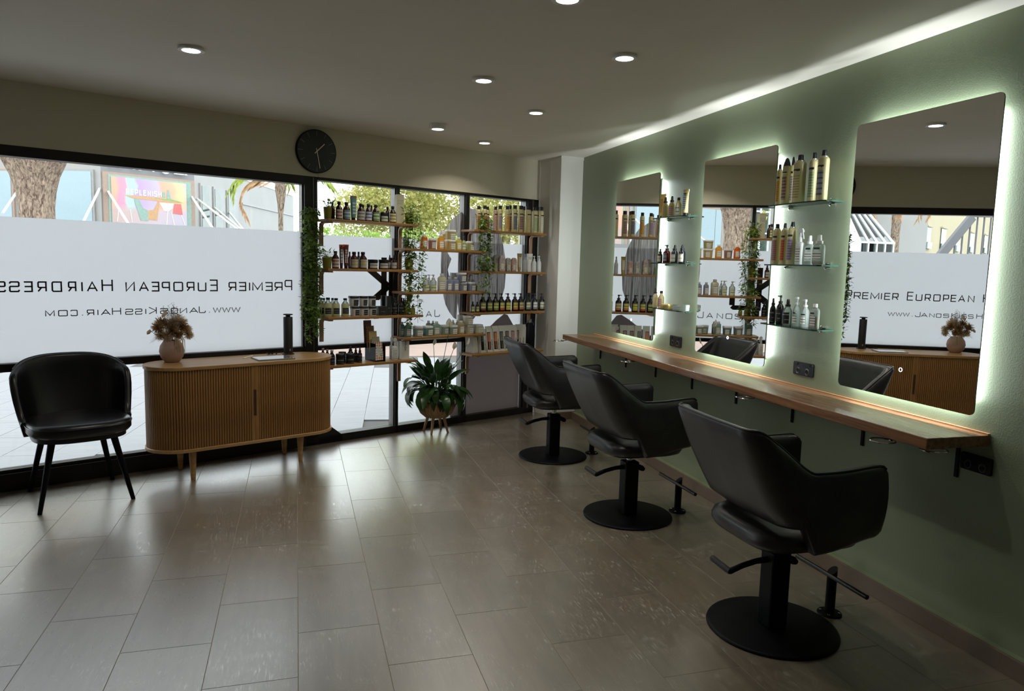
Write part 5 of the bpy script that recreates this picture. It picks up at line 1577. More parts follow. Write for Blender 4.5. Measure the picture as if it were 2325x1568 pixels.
WALLP = [
('A1', 'tube', 2.37, 4.497, 0.058, 0.167, 'yellowt,black', 'slim yellow tube'),
('A1', 'dropper', 2.325, 4.377, 0.043, 0.135, 'buffg,-', 'buff spray bottle with black nozzle'),
('A1', 'dropper', 2.325, 4.289, 0.043, 0.135, 'buffg,rose', 'buff spray bottle with black nozzle'),
('A1', 'apoth', 2.33, 4.212, 0.04, 0.12, 'buffg,grey', 'buff bottle with black cap'),
('A1', 'tube', 2.345, 4.149, 0.051, 0.166, 'bluepat,black', 'cream tube with blue patterned panel'),
('A2', 'dropper', 2.335, 4.434, 0.035, 0.094, 'black,white', 'small dark bottle with black nozzle'),
('A2', 'pump', 2.335, 4.344, 0.049, 0.119, 'redg,greyl', 'dark red pump bottle with grey label'),
('A2', 'dropper', 2.335, 4.242, 0.045, 0.116, 'black,white', 'dark bottle with broad cream label'),
('A2', 'dropper', 2.335, 4.145, 0.044, 0.117, 'black,white', 'dark bottle with broad cream label'),
('A3', 'dropper', 2.33, 4.465, 0.037, 0.13, 'buffw,-', 'pale buff spray bottle'),
('A3', 'apoth', 2.345, 4.411, 0.043, 0.114, 'buffg,rose', 'gold buff bottle with black cap'),
('A3', 'tin', 2.325, 4.289, 0.081, 0.032, 'gold', 'low round gold tin'),
('A3', 'tin', 2.325, 4.106, 0.085, 0.039, 'clear', 'low clear square box'),
('B1', 'can2', 2.345, 3.224, 0.029, 0.21, 'can,gold', 'cream aerosol can with gold patterned label'),
('B1', 'conecan', 2.32, 3.137, 0.04, 0.229, 'can,plum', 'cream can with pointed black cap'),
('B1', 'conecan', 2.375, 3.162, 0.023, 0.242, 'can,violet', 'cream can with black cap behind'),
('B1', 'can2', 2.325, 3.043, 0.06, 0.232, 'can,sand', 'broadest cream aerosol can'),
('B1', 'can2', 2.35, 2.976, 0.042, 0.235, 'can,sage', 'cream aerosol can with green label'),
('B1', 'can2', 2.325, 2.878, 0.052, 0.232, 'can,greyl', 'tallest cream aerosol can with grey label'),
('B2', 'can2', 2.335, 3.2, 0.042, 0.206, 'can,rosel', 'cream aerosol can with rose label'),
('B2', 'can2', 2.34, 3.146, 0.033, 0.207, 'can,coral', 'cream aerosol can with orange red label'),
('B2', 'can2', 2.33, 3.075, 0.042, 0.21, 'can,violet', 'cream aerosol can with violet label'),
('B2', 'trigger', 2.335, 3.016, 0.041, 0.179, 'whitel', 'white trigger spray bottle'),
('B2', 'flatc', 2.355, 2.971, 0.048, 0.141, 'clearb', 'clear bottle with white nozzle and black tag'),
('B2', 'flatc', 2.315, 2.857, 0.06, 0.139, 'clearb', 'clear bottle with white nozzle and black tag'),
('B3', 'dropper', 2.335, 3.194, 0.032, 0.13, 'black,blackl', 'black spray bottle'),
('B3', 'pump', 2.335, 3.136, 0.038, 0.147, 'black,blackl', 'tall black pump bottle'),
('B3', 'dropper', 2.325, 3.064, 0.045, 0.131, 'clearg,blackl', 'clear bottle with black label and nozzle'),
('B3', 'pumpc', 2.33, 3.0, 0.038, 0.145, 'clearb', 'clear pump bottle with black tag'),
('B3', 'pumpc', 2.34, 2.952, 0.04, 0.136, 'clearb', 'clear pump bottle with black tag'),
('B3', 'flatw', 2.32, 2.859, 0.046, 0.12, 'creamb', 'half full bottle of cream lotion'),
]
rng = random.Random(5)
labs = product_labels(PROD, lambda r_: r_[2])
for i, r_ in enumerate(PROD):
    sh, kind, s, n, w, h, args, desc = r_[:8]
    zb = SH[sh] + (r_[8] if len(r_) > 8 else 0)
    t = thing(NAMEN[kind], labs[i], CATN[kind], W3(s, n, zb + .0004), PHI + R(rng.uniform(-9, 6)) - R(10), 'products on the ' + SHORT[sh])
    build_product(t, kind, w * .97, h, args)
labs = product_labels(WALLP, lambda r_: -r_[3])
GZD = dict(A1=GZ[0], A2=GZ[1], A3=GZ[2], B1=GZ[0], B2=GZ[1], B3=GZ[2])
for i, (sh, kind, x, y, w, h, args, desc) in enumerate(WALLP):
    t = thing(NAMEN[kind], labs[i], CATN[kind], (XW - (2.405 - x), y * KW, GZD[sh] + .0064), R(-90 + 14 + rng.uniform(-5, 5)), 'products on the ' + SHORT[sh])
    build_product(t, kind, w * .98, h, args)

# ---- boxed hair brushes on the lowest pillar-side shelf
brushc = [('black', (.012, .012, .012)), ('coral', srgb(216, 120, 96)), ('orange', srgb(226, 128, 80)), ('grey', srgb(120, 120, 112)), ('mauve', srgb(150, 120, 116)), ('pink', srgb(196, 150, 156))]
bm_mats = [pbr('brush_' + n_, c_, .4) for n_, c_ in brushc]
boxm = pbr('brush_carton', srgb(222, 218, 206), .55, var=.05, nscale=60)
def brush_box(s, n, rz, lean, bi, label, face=True, w=.066, h=.205):
    t = thing('brush_box', label, 'box', W3(s, n, SH['c3s4'] + .0006), PHI + R(rz), 'boxed hair brushes')
    t.rotation_euler = (R(lean), 0, PHI + R(rz))
    d = .030
    MB().box(-w / 2, w / 2, 0, d, 0, h).build('carton', boxm, t, bevel=.001)
    if face:
        mb = MB(); mb.box(-w / 2, w / 2, d * .4, d * .6, h, h + .022); mb.build('hang_tab', boxm, t)
    if face:
        # window with the brush behind it, word printed up the right side
        wn_ = MB(); wn_.box(-w * .42, w * .10, -.0012, .001, .022, h - .03); wd = wn_.build('window', 'outlet', t)
        bb = MB(); bb.box(-w * .36, w * .05, -.0052, -.0012, h * .45, h - .036); head = bb.build('brush_head', bm_mats[bi], t, bevel=.004)
        hb = MB(); hb.box(-w * .22, -w * .08, -.0046, -.0012, .026, h * .45); hb.build('brush_handle', bm_mats[bi], t, bevel=.003)
        br = MB()
        for q in range(9):
            for p_ in range(4):
                x = -w * .33 + p_ * w * .115 + (q % 2) * w * .05; z = h * .49 + q * .0088
                br.box(x - .0012, x + .0012, -.0062, -.0052, z - .0012, z + .0012)
        br.build('bristles', 'whiteprint' if bi == 0 else 'lath', head)
        tx = MB()
        text_line(tx, 'SUPERBRUSH', .0105, .0024, .0026, lambda x, y: (w * .40 - y, -.0008, .018 + x), wide=.75)
        tx.build('lettering', 'vinyl', t, fix=False)
fb = [(1.300, .150, 6, 0, 'front brush box showing a black brush at far left'), (1.376, .147, 3, 1, 'brush box showing a coral brush, second face from left'), (1.452, .144, 0, 2, 'brush box showing an orange brush, third face from left'),
      (1.525, .140, -4, 3, 'brush box showing a grey brush, half behind chair'), (1.592, .138, -8, 4, 'brush box showing a mauve brush, partly behind chair'), (1.655, .138, -13, 5, 'brush box showing a pink brush, right of the chair back')]
for s, n, rz, bi, lab in fb:
    brush_box(s, n, rz, -7, bi, lab)
for q in range(3):
    brush_box(1.232 - .0, .128 - q * .036, 14, -7, 0, 'brush box seen edge on at left, %s from the front' % ORD[q], face=False, w=.060, h=.148)
for q in range(2):
    brush_box(1.722 + .036 * q, .110 + q * .004, -60, 0, 5, 'brush box turned sideways at right, %s from left' % ORD[q], face=True)
# black bags of brushes at the end
t = thing('brush_bag', 'dark bundle of black tools at shelf end by pillar', 'bag', W3(1.862, .095, SH['c3s4'] + .0006), PHI)
mb = MB(); mb.lathe([(.8, 0), (1, .02), (1.05, .12), (.95, .2), (.6, .235)], 24, sx=.058, sy=.042, e=3); mb.build('pouch', 'blackmetal', t, smooth=True)
for q in range(9):
    a = rng.uniform(-.05, .05); b = rng.uniform(-.03, .03)
    mb = MB(); mb.tube([(a, b - .012, .03), (a * 1.15, b - .014, .14), (a * 1.2 + rng.uniform(-.01, .01), b, .25 + rng.uniform(-.02, .02))], [.006, .007, .004], 6); mb.build('tool', 'outlet', t)

# ---- brochure holder on the lowest left shelf
t = thing('brochure_holder', 'clear stepped brochure holder with patterned cards', 'holder', W3(.262, .105, SH['c1s4'] + .0005), PHI)
mb = MB()
for q in range(4):
    y = .055 - q * .036
    mb.add([(-.040, y, 0), (.040, y, 0), (.040, y + .02, .13 - .015 * q), (-.040, y + .02, .13 - .015 * q)], [(0, 1, 2, 3)])
mb.box(-.044, -.0425, -.075, .095, 0, .14); mb.box(.0425, .044, -.075, .095, 0, .14); mb.box(-.044, .044, -.075, .095, 0, .002)
mb.build('stand', 'glass', t, fix=False)
cardm = [check_mat('card_a', srgb(170, 110, 84), srgb(230, 216, 200), 80), check_mat('card_b', srgb(206, 200, 176), srgb(150, 140, 110), 120), check_mat('card_c', srgb(190, 160, 90), srgb(226, 206, 150), 140), check_mat('card_d', srgb(120, 84, 60), srgb(176, 136, 100), 100), check_mat('card_e', srgb(52, 36, 34), srgb(150, 110, 92), 110)]
for q in range(5):
    y = -.060 + q * .032; zt = .148 + q * .040
    x0 = -.002 - q * .006
    mb = MB(); mb.hexa([(x0 - .034, y, .012 + q * .03), (x0 + .034, y, .012 + q * .03), (x0 + .034, y + .0015, .012 + q * .03), (x0 - .034, y + .0015, .012 + q * .03), (x0 - .034, y + .016, zt), (x0 + .034, y + .016, zt), (x0 + .034, y + .0175, zt), (x0 - .034, y + .0175, zt)])
    c_ = mb.build('card', cardm[q], t)
    if q == 0:
        pl = [(x0 + .022 * math.cos(2 * PI * k / 16) * (1.08 if k % 2 else 1), .08 + .042 * math.sin(2 * PI * k / 16)) for k in range(16)]
        mb = MB(); mb.add([(a, y - .001 + .016 * (b - .012) / (zt - .012), b) for a, b in pl], [tuple(range(16))]); mb.build('label', LB['text'], c_, fix=False)

# ================================================================== PLANTS
def leaf_quads(mb, p, d, up, L, Wd):
    """small folded leaf from p along d"""
    d = Vector(d).normalized(); up = Vector(up)
    x = d.cross(up)
    if x.length < 1e-4: x = d.orthogonal()
    x.normalize(); nrm = x.cross(d)
    p = Vector(p)
    a = p; b = p + d * L * .45 + x * Wd / 2 - nrm * L * .04; c = p + d * L; e = p + d * L * .45 - x * Wd / 2 - nrm * L * .04
    m1 = p + d * L * .5 + nrm * L * .06
    mb.add([a, b, c, e, m1], [(0, 1, 4), (1, 2, 4), (2, 3, 4), (3, 0, 4)])

def hanging_vine(label, pots, s, n, ztop, zbot, halfw, depth, count, seed, taper=.5):
    rg = random.Random(seed)
    t = thing('hanging_plant', label, 'plant', W3(s, n, ztop), PHI, 'trailing vines on the window shelves')
    for (ps, pn, pz, pr, ph) in pots:
        x, y, z = ps - s, -(pn - n), pz - ztop
        pot = MB().lathe([(pr * .78, z), (pr * .82, z + .003), (pr, z + ph), (pr * .9, z + ph), (pr * .85, z + ph - .015)], 20, cx=x, cy=y).build('pot', 'potgreen', t, smooth=True, angle=45)
        MB().lathe([(.001, z + ph - .014), (pr * .86, z + ph - .012)], 16, cx=x, cy=y, cap=False).build('soil', 'soil', pot)
    fol = MB(); stems = MB()
    nst = 14
    tails = []
    for q in range(nst):
        a = rg.uniform(-1, 1); b = rg.uniform(-1, 1)
        ln = (ztop - zbot) * (1 - taper * rg.random())
        pts = []
        k = 14
        x0, y0 = a * halfw * .7, b * depth * .6
        for i in range(k + 1):
            f = i / k
            z = .03 * math.sin(min(1, f * 4) * PI) - ln * f
            w_ = math.sin(f * 7 + q) * .012
            pts.append(Vector((x0 * (1 + .3 * f) + w_ , y0 - .01 + .012 * math.cos(f * 6 + q), z)))
        tails.append(pts)
        stems.tube(pts, .0014, 4)
    for q in range(count):
        pts = tails[rg.randrange(nst)]
        f = rg.random() ** .9 * (len(pts) - 1.01)
        i = int(f); p = pts[i].lerp(pts[i + 1], f - i)
        d = Vector((rg.uniform(-1, 1), rg.uniform(-1, .7), rg.uniform(-.9, .35)))
        p = p + Vector((d.x, d.y, 0)) * halfw * .30 * rg.random()
        leaf_quads(fol, p, d, (0, 0, 1), rg.uniform(.028, .044), rg.uniform(.017, .026))
    # sprays above the pots
    for (ps, pn, pz, pr, ph) in pots:
        c = Vector((ps - s, -(pn - n), pz - ztop + ph))
        for q in range(34):
            d = Vector((rg.uniform(-1, 1), rg.uniform(-1, 1), rg.uniform(.0, .9)))
            e = c + Vector((d.x * .055, d.y * .045, d.z * .055))
            stems.tube([c, e], .001, 3)
            leaf_quads(fol, e, d + Vector((rg.uniform(-.5, .5), rg.uniform(-.5, .5), -.2)), (0, 0, 1), rg.uniform(.026, .038), rg.uniform(.015, .022))
    tag(fol.build('foliage', 'vine', t, fix=False), kind='stuff')
    stems.build('stems', 'vine', t)
    return t
hanging_vine('trailing green vine in olive pots beside the window post', [(-.140, .11, SH['c1s1'] + .0005, .030, .085), (-.150, .12, SH['c1s2'] + .0005, .036, .080)], -.252, .09, 1.755, .80, .068, .045, 1250, 11, .25)
hanging_vine('trailing vine hanging between left and middle window shelves', [(.543, .125, SH['c1s1'] + .0005, .034, .085), (.540, .135, SH['c1s2'] + .0005, .034, .080)], .570, .15, 1.76, .84, .085, .045, 760, 12, .45)
hanging_vine('trailing vine hanging from top shelf beside aerosol cans', [(1.262, .13, SH['c3s1'] + .0005, .034, .075)], 1.258, .175, 1.765, 1.05, .085, .03, 480, 13, .5)

# ---- peace lily in a woven basket on legs
pl = thing('peace_lily', 'dark green peace lily with white blooms in basket stand', 'plant', (1.097, 5.836, 0), 0)
MB().lathe([(.05, .128), (.085, .130), (.125, .165), (.148, .215), (.140, .262), (.128, .268), (.118, .26)], 36).build('basket', 'basket', pl, smooth=True, angle=50)
bsk = pl.children[-1]
for q in range(30):
    a = 2 * PI * q / 30
    pts = [(r_ * math.cos(a), r_ * math.sin(a), z_) for r_, z_ in ((.088, .131), (.128, .165), (.151, .215), (.143, .262))]
    MB().tube(pts, .0052, 5).build('rib', 'basket', bsk, smooth=True)
MB().lathe([(.001, .255), (.125, .256)], 24, cap=False).build('soil', 'soil', pl)
for fx, fy in ((1.044, 5.75), (1.002, 5.884), (1.188, 5.787), (1.155, 5.922)):
    x, y = fx - 1.097, fy - 5.836
    MB().tube([(x, y, 0), (x * .62, y * .62, .142)], [.009, .0145], 12).build('leg', 'legwood', pl, smooth=True)
rg = random.Random(21)
def lily_leaf_mesh(L, Wd, droop, stem):
    """petiole then a pointed blade that arches over; grows along +x, up +z"""
    mb = MB()
    rows_ = 9
    ctr = []
    x, z, a = 0.0, 0.0, R(72)
    tot = stem + L
    ns = 5
    for i in range(ns):
        ctr.append((x, z)); x += stem / ns * math.cos(a); z += stem / ns * math.sin(a); a -= droop * .10
    base = len(ctr)
    for i in range(rows_):
        ctr.append((x, z)); x += L / rows_ * math.cos(a); z += L / rows_ * math.sin(a); a -= droop / rows_
    ctr.append((x, z))
    mb.tube([(p[0], 0, p[1]) for p in ctr[:base + 1]], [.0035] * (base + 1), 5)
    b = len(mb.v)
    n = len(ctr) - base
    for i in range(n):
        f = i / (n - 1)
        w_ = Wd * (math.sin(PI * min(1, f ** .75)) ** .85) * (1 - .15 * f) + .0006
        px, pz = ctr[base + i]
        mb.v += [(px, -w_ / 2, pz + w_ * .12), (px, 0, pz), (px, w_ / 2, pz + w_ * .12)]
        if i:
            k = b + i * 3
            mb.f += [(k - 3, k - 2, k + 1, k), (k - 2, k - 1, k + 2, k + 1)]
    return mb.mesh('leaf', 'lily', True)
lm = [lily_leaf_mesh(L_, W_, d_, s_) for L_, W_, d_, s_ in ((.21, .078, 1.5, .16), (.19, .070, 2.2, .14), (.23, .085, .9, .17), (.17, .062, 2.9, .13), (.20, .088, 1.9, .20), (.15, .055, .5, .22), (.18, .072, 2.6, .19))]
for q in range(92):
    k = rg.randrange(len(lm)) if q > 12 else (2, 5)[q % 2]
    az = rg.uniform(0, 2 * PI)
    o = link('leaf', lm[k], pl, loc=(.03 * math.cos(az) * rg.random(), .03 * math.sin(az) * rg.random(), .25))
    o.rotation_euler = (rg.uniform(-.25, .25), rg.uniform(-.2, .32) if q > 12 else rg.uniform(-.25, .05), az)
    sc_ = rg.uniform(.85, 1.25); o.scale = (sc_, sc_, sc_)
def bloom(x, y, z, tip, hgt, az):
    b = thing('x', None, None)
    bpy.data.objects.remove(b)
    base = Vector((0, 0, .27))
    top = Vector((x, y, z))
    st = MB().tube([base, base.lerp(top, .5) + Vector((0, 0, .02)), top], [.003, .0026, .002], 6).build('flower_stem', 'lily', pl, smooth=True)
    mb = MB(); n = 9
    dirv = Vector((math.cos(az) * .35, math.sin(az) * .35, 1)).normalized()
    side = dirv.cross(Vector((math.cos(az), math.sin(az), 0))).normalized()
    fr = side.cross(dirv)
    for i in range(n):
        f = i / (n - 1)
        w_ = tip * (math.sin(PI * f ** .8) ** .8) + .0005
        p = top + dirv * hgt * f
        mb.v += [tuple(p + side * (-w_ / 2) + fr * w_ * .28), tuple(p), tuple(p + side * (w_ / 2) + fr * w_ * .28)]
        if i:
            k = i * 3; mb.f += [(k - 3, k - 2, k + 1, k), (k - 2, k - 1, k + 2, k + 1)]
    sp = mb.build('spathe', 'spathe', st, smooth=True, fix=False)
    MB().tube([top + fr * .008, top + dirv * hgt * .55 + fr * .012], [.004, .003], 8).build('spadix', 'spadix', st, smooth=True)
vx = Vector((math.cos(-YAW), math.sin(-YAW), 0))     # roughly left-right as seen
def off(r_, f_): v = vx * r_; return v.x, v.y - f_
for (rx, z, tp, hg, az, f_) in ((.097, .875, .056, .080, -2.0, .02), (-.035, .73, .036, .055, -1.2, .03), (.125, .70, .038, .068, -1.4, .05), (.235, .735, .032, .062, .4, .03)):
    x, y = off(rx, f_); bloom(x, y, z, tp, hg, az)

# ---- dried bouquet in a blush vase on the sideboard
VS = W3(-1.233, .15, .722)
t = thing('vase', 'round blush ceramic vase on the sideboard', 'vase', VS, PHI)
MB().lathe([(.036, 0), (.045, .004), (.066, .035), (.0745, .07), (.068, .105), (.050, .132), (.043, .140), (.038, .138), (.045, .12)], 40, cap=False).build('body', 'vase', t, smooth=True, angle=60)
MB().lathe([(.001, .001), (.037, .001)], 24, cap=False).build('foot', 'vase', t)
bq = thing('dried_bouquet', 'bouquet of beige dried flowers in the blush vase', 'dried flowers', VS + Vector((0, 0, .02)), PHI)
rg = random.Random(33)
def spiky(mb, c, r_, n_, w_):
    for q in range(n_):
        z = rg.uniform(-1, 1); a = rg.uniform(0, 2 * PI); k = math.sqrt(1 - z * z)
        d = Vector((k * math.cos(a), k * math.sin(a), z)); s_ = d.orthogonal().normalized()
        s_ = s_.lerp(d.cross(s_), rg.random()).normalized() * w_
        tip = c + d * r_ * rg.uniform(.75, 1.15)
        b = c + d * r_ * .15
        mb.add([b - s_, b + s_, tip + s_ * .5, tip - s_ * .5], [(0, 1, 2, 3)])
heads = [(-.085, -.015, .205, .042, 'dried'), (-.055, .02, .235, .040, 'dried'), (.000, -.03, .185, .040, 'dried'), (.065, -.02, .205, .034, 'dried'), (.095, .01, .185, .036, 'pampas'), (.02, .01, .235, .050, 'pampas'), (-.03, -.02, .150, .040, 'pampas'), (.055, -.005, .235, .044, 'pampas'), (.10, -.01, .150, .030, 'pampas'), (-.07, -.01, .155, .036, 'pampas'), (.03, -.045, .16, .032, 'dried'), (-.01, .04, .21, .05, 'pampas')]
for x, y, z, r_, mt_ in heads:
    st = MB().tube([(x * .1, y * .1, 0), (x * .3, y * .3, .10), (x, y, z)], .0016, 5).build('stem', 'twig', bq)
    mb = MB(); spiky(mb, Vector((x, y, z)), r_, 420 if mt_ == 'pampas' else 240, .0016 if mt_ == 'pampas' else .0026)
    tag(mb.build('flower_head', mt_, st, fix=False), kind='stuff')
for x, y, z, tx, tz in ((-.050, -.01, .275, .012, .03), (-.125, -.01, .185, -.012, -.022), (.055, .01, .268, -.01, .015)):
    st = MB().tube([(0, 0, 0), (x * .4, y, .12), (x, y, z)], .0013, 5).build('stem', 'twig', bq)
    MB().tube([(x - tx * .5, y, z - abs(tz) * .3), (x, y, z), (x + tx, y, z + tz * .5), (x + tx * 1.6, y, z + tz)], [.002, .010, .011, .003], 10).build('bunny_tail', 'pampas', st, smooth=True)
mb = MB()
for q in range(26):
    x = rg.uniform(-.05, .05); z0 = .22; zt = rg.uniform(.27, .355)
    p0 = Vector((x * .6, rg.uniform(-.02, .02), z0)); p1 = Vector((x + rg.uniform(-.03, .03), rg.uniform(-.02, .02), zt))
    mb.tube([p0, p0.lerp(p1, .5) + Vector((rg.uniform(-.008, .008), 0, 0)), p1], .0006, 3)
    for k in range(5):
        f = rg.uniform(.4, 1); p = p0.lerp(p1, f); e = p + Vector((rg.uniform(-.022, .022), rg.uniform(-.01, .01), rg.uniform(0, .02)))
        mb.tube([p, e], .0005, 3); mb.lathe([(.0005, e.z - .0018), (.0018, e.z), (.0005, e.z + .0018)], 5, cx=e.x, cy=e.y)
tag(mb.build('airy_twigs', 'twig', bq, fix=False), kind='stuff')
mb = MB()
for q in range(26):
    x = rg.uniform(.0, .06); y = -.050 - rg.uniform(0, .02)
    mb.tube([(x * .6, -.03, .15), (x, y - .012, .125), (x + rg.uniform(-.004, .004), y - .018, rg.uniform(.03, .09))], [.0012, .0016, .0008], 4)
for q in range(16):
    a = rg.uniform(PI * .75, PI * 1.2) if q % 2 else rg.uniform(-.3, .5); l = rg.uniform(.10, .155)
    mb.tube([(0, 0, .15), (l * .6 * math.cos(a), -.01, .165), (l * math.cos(a), -.02 + .03 * math.sin(a), rg.uniform(.10, .16))], .0006, 3)
tag(mb.build('hanging_grass', 'pampas', bq, fix=False), kind='stuff')

# ================================================================== OUTSIDE: PAVEMENT
GZ0 = -.03
g = MB().box(-60, 60, -10, 90, GZ0 - .3, GZ0 - .012).build('street_ground', 'pavejoint')
struct(g, 'paved ground outside the shopfront')
PA = R(7.3)
pu = Vector((math.sin(PA), math.cos(PA), 0)); pv = Vector((math.cos(PA), -math.sin(PA), 0))
PW, PLn = .305, 1.08
p0 = Vector((.251, 6.435, 0))
pm = MB().box(.002, PW - .002, .002, PLn - .002, -.02, 0).mesh('paver', 'paver')
field = MB()
cnt = 0
for i in range(-34, 22):
    for j in range(-6, 7):
        o_ = p0 + pv * (i * PW) + pu * (j * PLn + (PLn / 2 if i % 2 else 0) - .4)
        ctr_ = o_ + pv * PW / 2 + pu * PLn / 2
        nn = (ctr_ - WO).dot(WN)
        corners = [o_, o_ + pv * PW, o_ + pv * PW + pu * PLn, o_ + pu * PLn]
        nmax = max((c_ - WO).dot(WN) for c_ in corners)
        dist = ctr_.length
        if nmax > -.42 and nn > -.42: continue
        ss = (ctr_ - WO).dot(WS)
        if nmax > -.42:
            continue_clip = True
        else:
            continue_clip = False
        if ctr_.y > 10.2: continue
        if continue_clip:
            cp = clip_poly([(c_.x, c_.y) for c_ in corners], -.42)
            # keep the outside part instead: clip against the opposite half plane
            out_ = []
            d_ = lambda p: -((Vector((p[0], p[1], 0)) - WO).dot(WN) + .42)
            P_ = [(c_.x, c_.y) for c_ in corners]
            for a_ in range(4):
                A_, B_ = P_[a_], P_[(a_ + 1) % 4]; da, db = d_(A_), d_(B_)
                if da >= 0: out_.append(A_)
                if da * db < 0:
                    f_ = da / (da - db); out_.append((A_[0] + (B_[0] - A_[0]) * f_, A_[1] + (B_[1] - A_[1]) * f_))
            if len(out_) >= 3:
                q0 = out_[0]
                MB().prism([(a_[0] - q0[0], a_[1] - q0[1]) for a_ in out_], GZ0 - .02, GZ0).build('paver', 'paver', g, loc=(q0[0], q0[1], 0))
                cnt += 1
        elif cnt < 260 and -3.2 < ss < 3.0 and dist < 10.5:
            link('paver', pm, g, loc=(o_.x, o_.y, GZ0), rotz=-PA); cnt += 1
        else:
            field.hexa([tuple(c_ + Vector((0, 0, GZ0 - .02))) for c_ in corners] + [tuple(c_ + Vector((0, 0, GZ0))) for c_ in corners])
tag(field.build('paver_field', 'paver', g), kind='stuff')
for k in range(-9, 7):
    mb = MB(); wbox(mb, k * .45 + .004, (k + 1) * .45 - .004, -.415, -.115, GZ0 - .02, GZ0); mb.build('edge_paver', 'paver2', g, loc=WO, rotz=PHI)
MB().box(-60, 60, 10.9, 13.2, GZ0 - .02, GZ0).build('pink_paving', 'pinkpave', g)
MB().box(-60, 60, 13.3, 80, GZ0 - .02, GZ0 - .002).build('roadway', 'asphalt', g)

# ================================================================== OUTSIDE: GREY BUILDING OPPOSITE
ca = Vector((-4.375, 19.373, 0)); cb = Vector((-2.505, 20.6, 0)); cc = Vector((-.10, 29.7, 0)); cl = Vector((-10.5, 21.2, 0))
gb = thing('grey_building', 'grey rendered building with shop windows across the street', 'building', (0, 0, GZ0))
def wall_seg(a, b, h, nm, mat, th=.3):
    d = (b - a).normalized(); nrm = Vector((-d.y, d.x, 0))
    mb = MB(); q = [a, b, b + nrm * th, a + nrm * th]
    mb.hexa([(p.x, p.y, 0) for p in q] + [(p.x, p.y, h) for p in q]); return mb.build(nm, mat, gb)
wall_seg(cl, ca, 6.0, 'wall', 'facade'); wall_seg(ca, cb, 6.0, 'wall', 'facade2')
# receding wing with sloping parapet
d = (cc - cb).normalized(); nr_ = Vector((-d.y, d.x, 0))
mb = MB(); q = [cb, cc, cc + nr_ * .3, cb + nr_ * .3]
mb.hexa([(p.x, p.y, 0) for p in q] + [(cb.x, cb.y, 4.10), (cc.x, cc.y, 3.76), (cc.x + nr_.x * .3, cc.y + nr_.y * .3, 3.76), (cb.x + nr_.x * .3, cb.y + nr_.y * .3, 4.10)])
mb.build('wall', 'facade', gb)
def on(a, b, f, out, z):
    p = a.lerp(b, f); dd = (b - a).normalized(); nn_ = Vector((dd.y, -dd.x, 0))
    p = p + nn_ * out
    return Vector((p.x, p.y, z - GZ0))
def fpanel(a, b, f0, f1, z0, z1, out0, out1, nm, mat, parent=None):
    mb = MB()
    A, B_, C_, D_ = on(a, b, f0, out0, z0), on(a, b, f1, out0, z0), on(a, b, f1, out1, z0), on(a, b, f0, out1, z0)
    E_, F_, G_, H_ = on(a, b, f0, out0, z1), on(a, b, f1, out0, z1), on(a, b, f1, out1, z1), on(a, b, f0, out1, z1)
    mb.hexa([A, B_, C_, D_, E_, F_, G_, H_]); return mb.build(nm, mat, parent or gb)
LA = (ca - cl).length
def fA(x): return (x - cl.x) / (ca.x - cl.x)
# pale blue panes
for x0, x1, zt in ((-5.62, -4.56, 3.27), (-8.0, -6.36, 3.23)):
    w_ = fpanel(cl, ca, fA(x0 - .05), fA(x1 + .05), .4, zt + .05, 0, .06, 'window', 'greyframe' if x0 > -6 else 'brownframe')
    fpanel(cl, ca, fA(x0), fA(x0 + (x1 - x0) * .16), .45, zt, .06, .075, 'pane', 'bluepane', w_)
    fpanel(cl, ca, fA(x0 + (x1 - x0) * .175), fA(x1), .45, zt, .06, .075, 'pane', 'bluepane', w_)
# white gridded window further left (seen in the mirror)
w_ = fpanel(cl, ca, fA(-10.2), fA(-8.5), 1.2, 3.9, 0, .05, 'window', 'darkpane')
for k in range(5):
    x = -10.2 + 1.7 * k / 4; fpanel(cl, ca, fA(x - .025), fA(x + .025), 1.2, 3.9, .05, .09, 'glazing_bar', 'whiteframe', w_)
for z in (1.2, 1.9, 2.6, 3.3, 3.9):
    fpanel(cl, ca, fA(-10.2), fA(-8.5), z - .025, z + .025, .05, .09, 'glazing_bar', 'whiteframe', w_)
# brown framed display window with poster
fr_ = fpanel(ca, cb, .01, .99, .4, 3.29, 0, .06, 'display_frame', 'brownframe')
fpanel(ca, cb, .06, .945, .45, 3.235, .06, .068, 'display_back', 'teal_print', fr_)
pA, pB = .085, .885
ps_ = thing('poster', 'colourful poster with white word in display window', 'poster', on(ca, cb, pA, .072, 2.0) + Vector((0, 0, GZ0)), math.atan2(cb.y - ca.y, cb.x - ca.x))
PWd = (pB - pA) * (cb - ca).length
MB().box(0, PWd, -.02, 0, -1.35, 1.19).build('print', 'poster', ps_)
def pp(nm, pts, mat, y=-.024):
    mb = MB(); mb.add([(x * PWd, y, z) for x, z in pts], [tuple(range(len(pts)))]); return mb.build(nm, mat, ps_, fix=False)
pp('printed_table', [(.16, .78), (.26, .72), (.84, .68), (.95, .70), (.80, .76), (.5, .79)], 'brown_print')
pp('printed_table_top', [(.55, .775), (.70, .735), (.93, .715), (.80, .765)], 'green_print', -.026)
pp('printed_chair', [(.28, .70), (.34, .72), (.40, .50), (.46, .45), (.46, .20), (.36, .20)], 'teal_print', -.026)
pp('printed_chair', [(.46, .45), (.54, .48), (.60, .70), (.62, .68), (.58, .22), (.46, .24)], 'brown_print', -.026)
pp('printed_chair', [(.62, .66), (.82, .67), (.80, .55), (.74, .47), (.68, .47)], 'whiteprint', -.026)
pp('printed_chair', [(.82, .66), (.92, .67), (.94, .40), (.80, .42)], 'redprint', -.025)
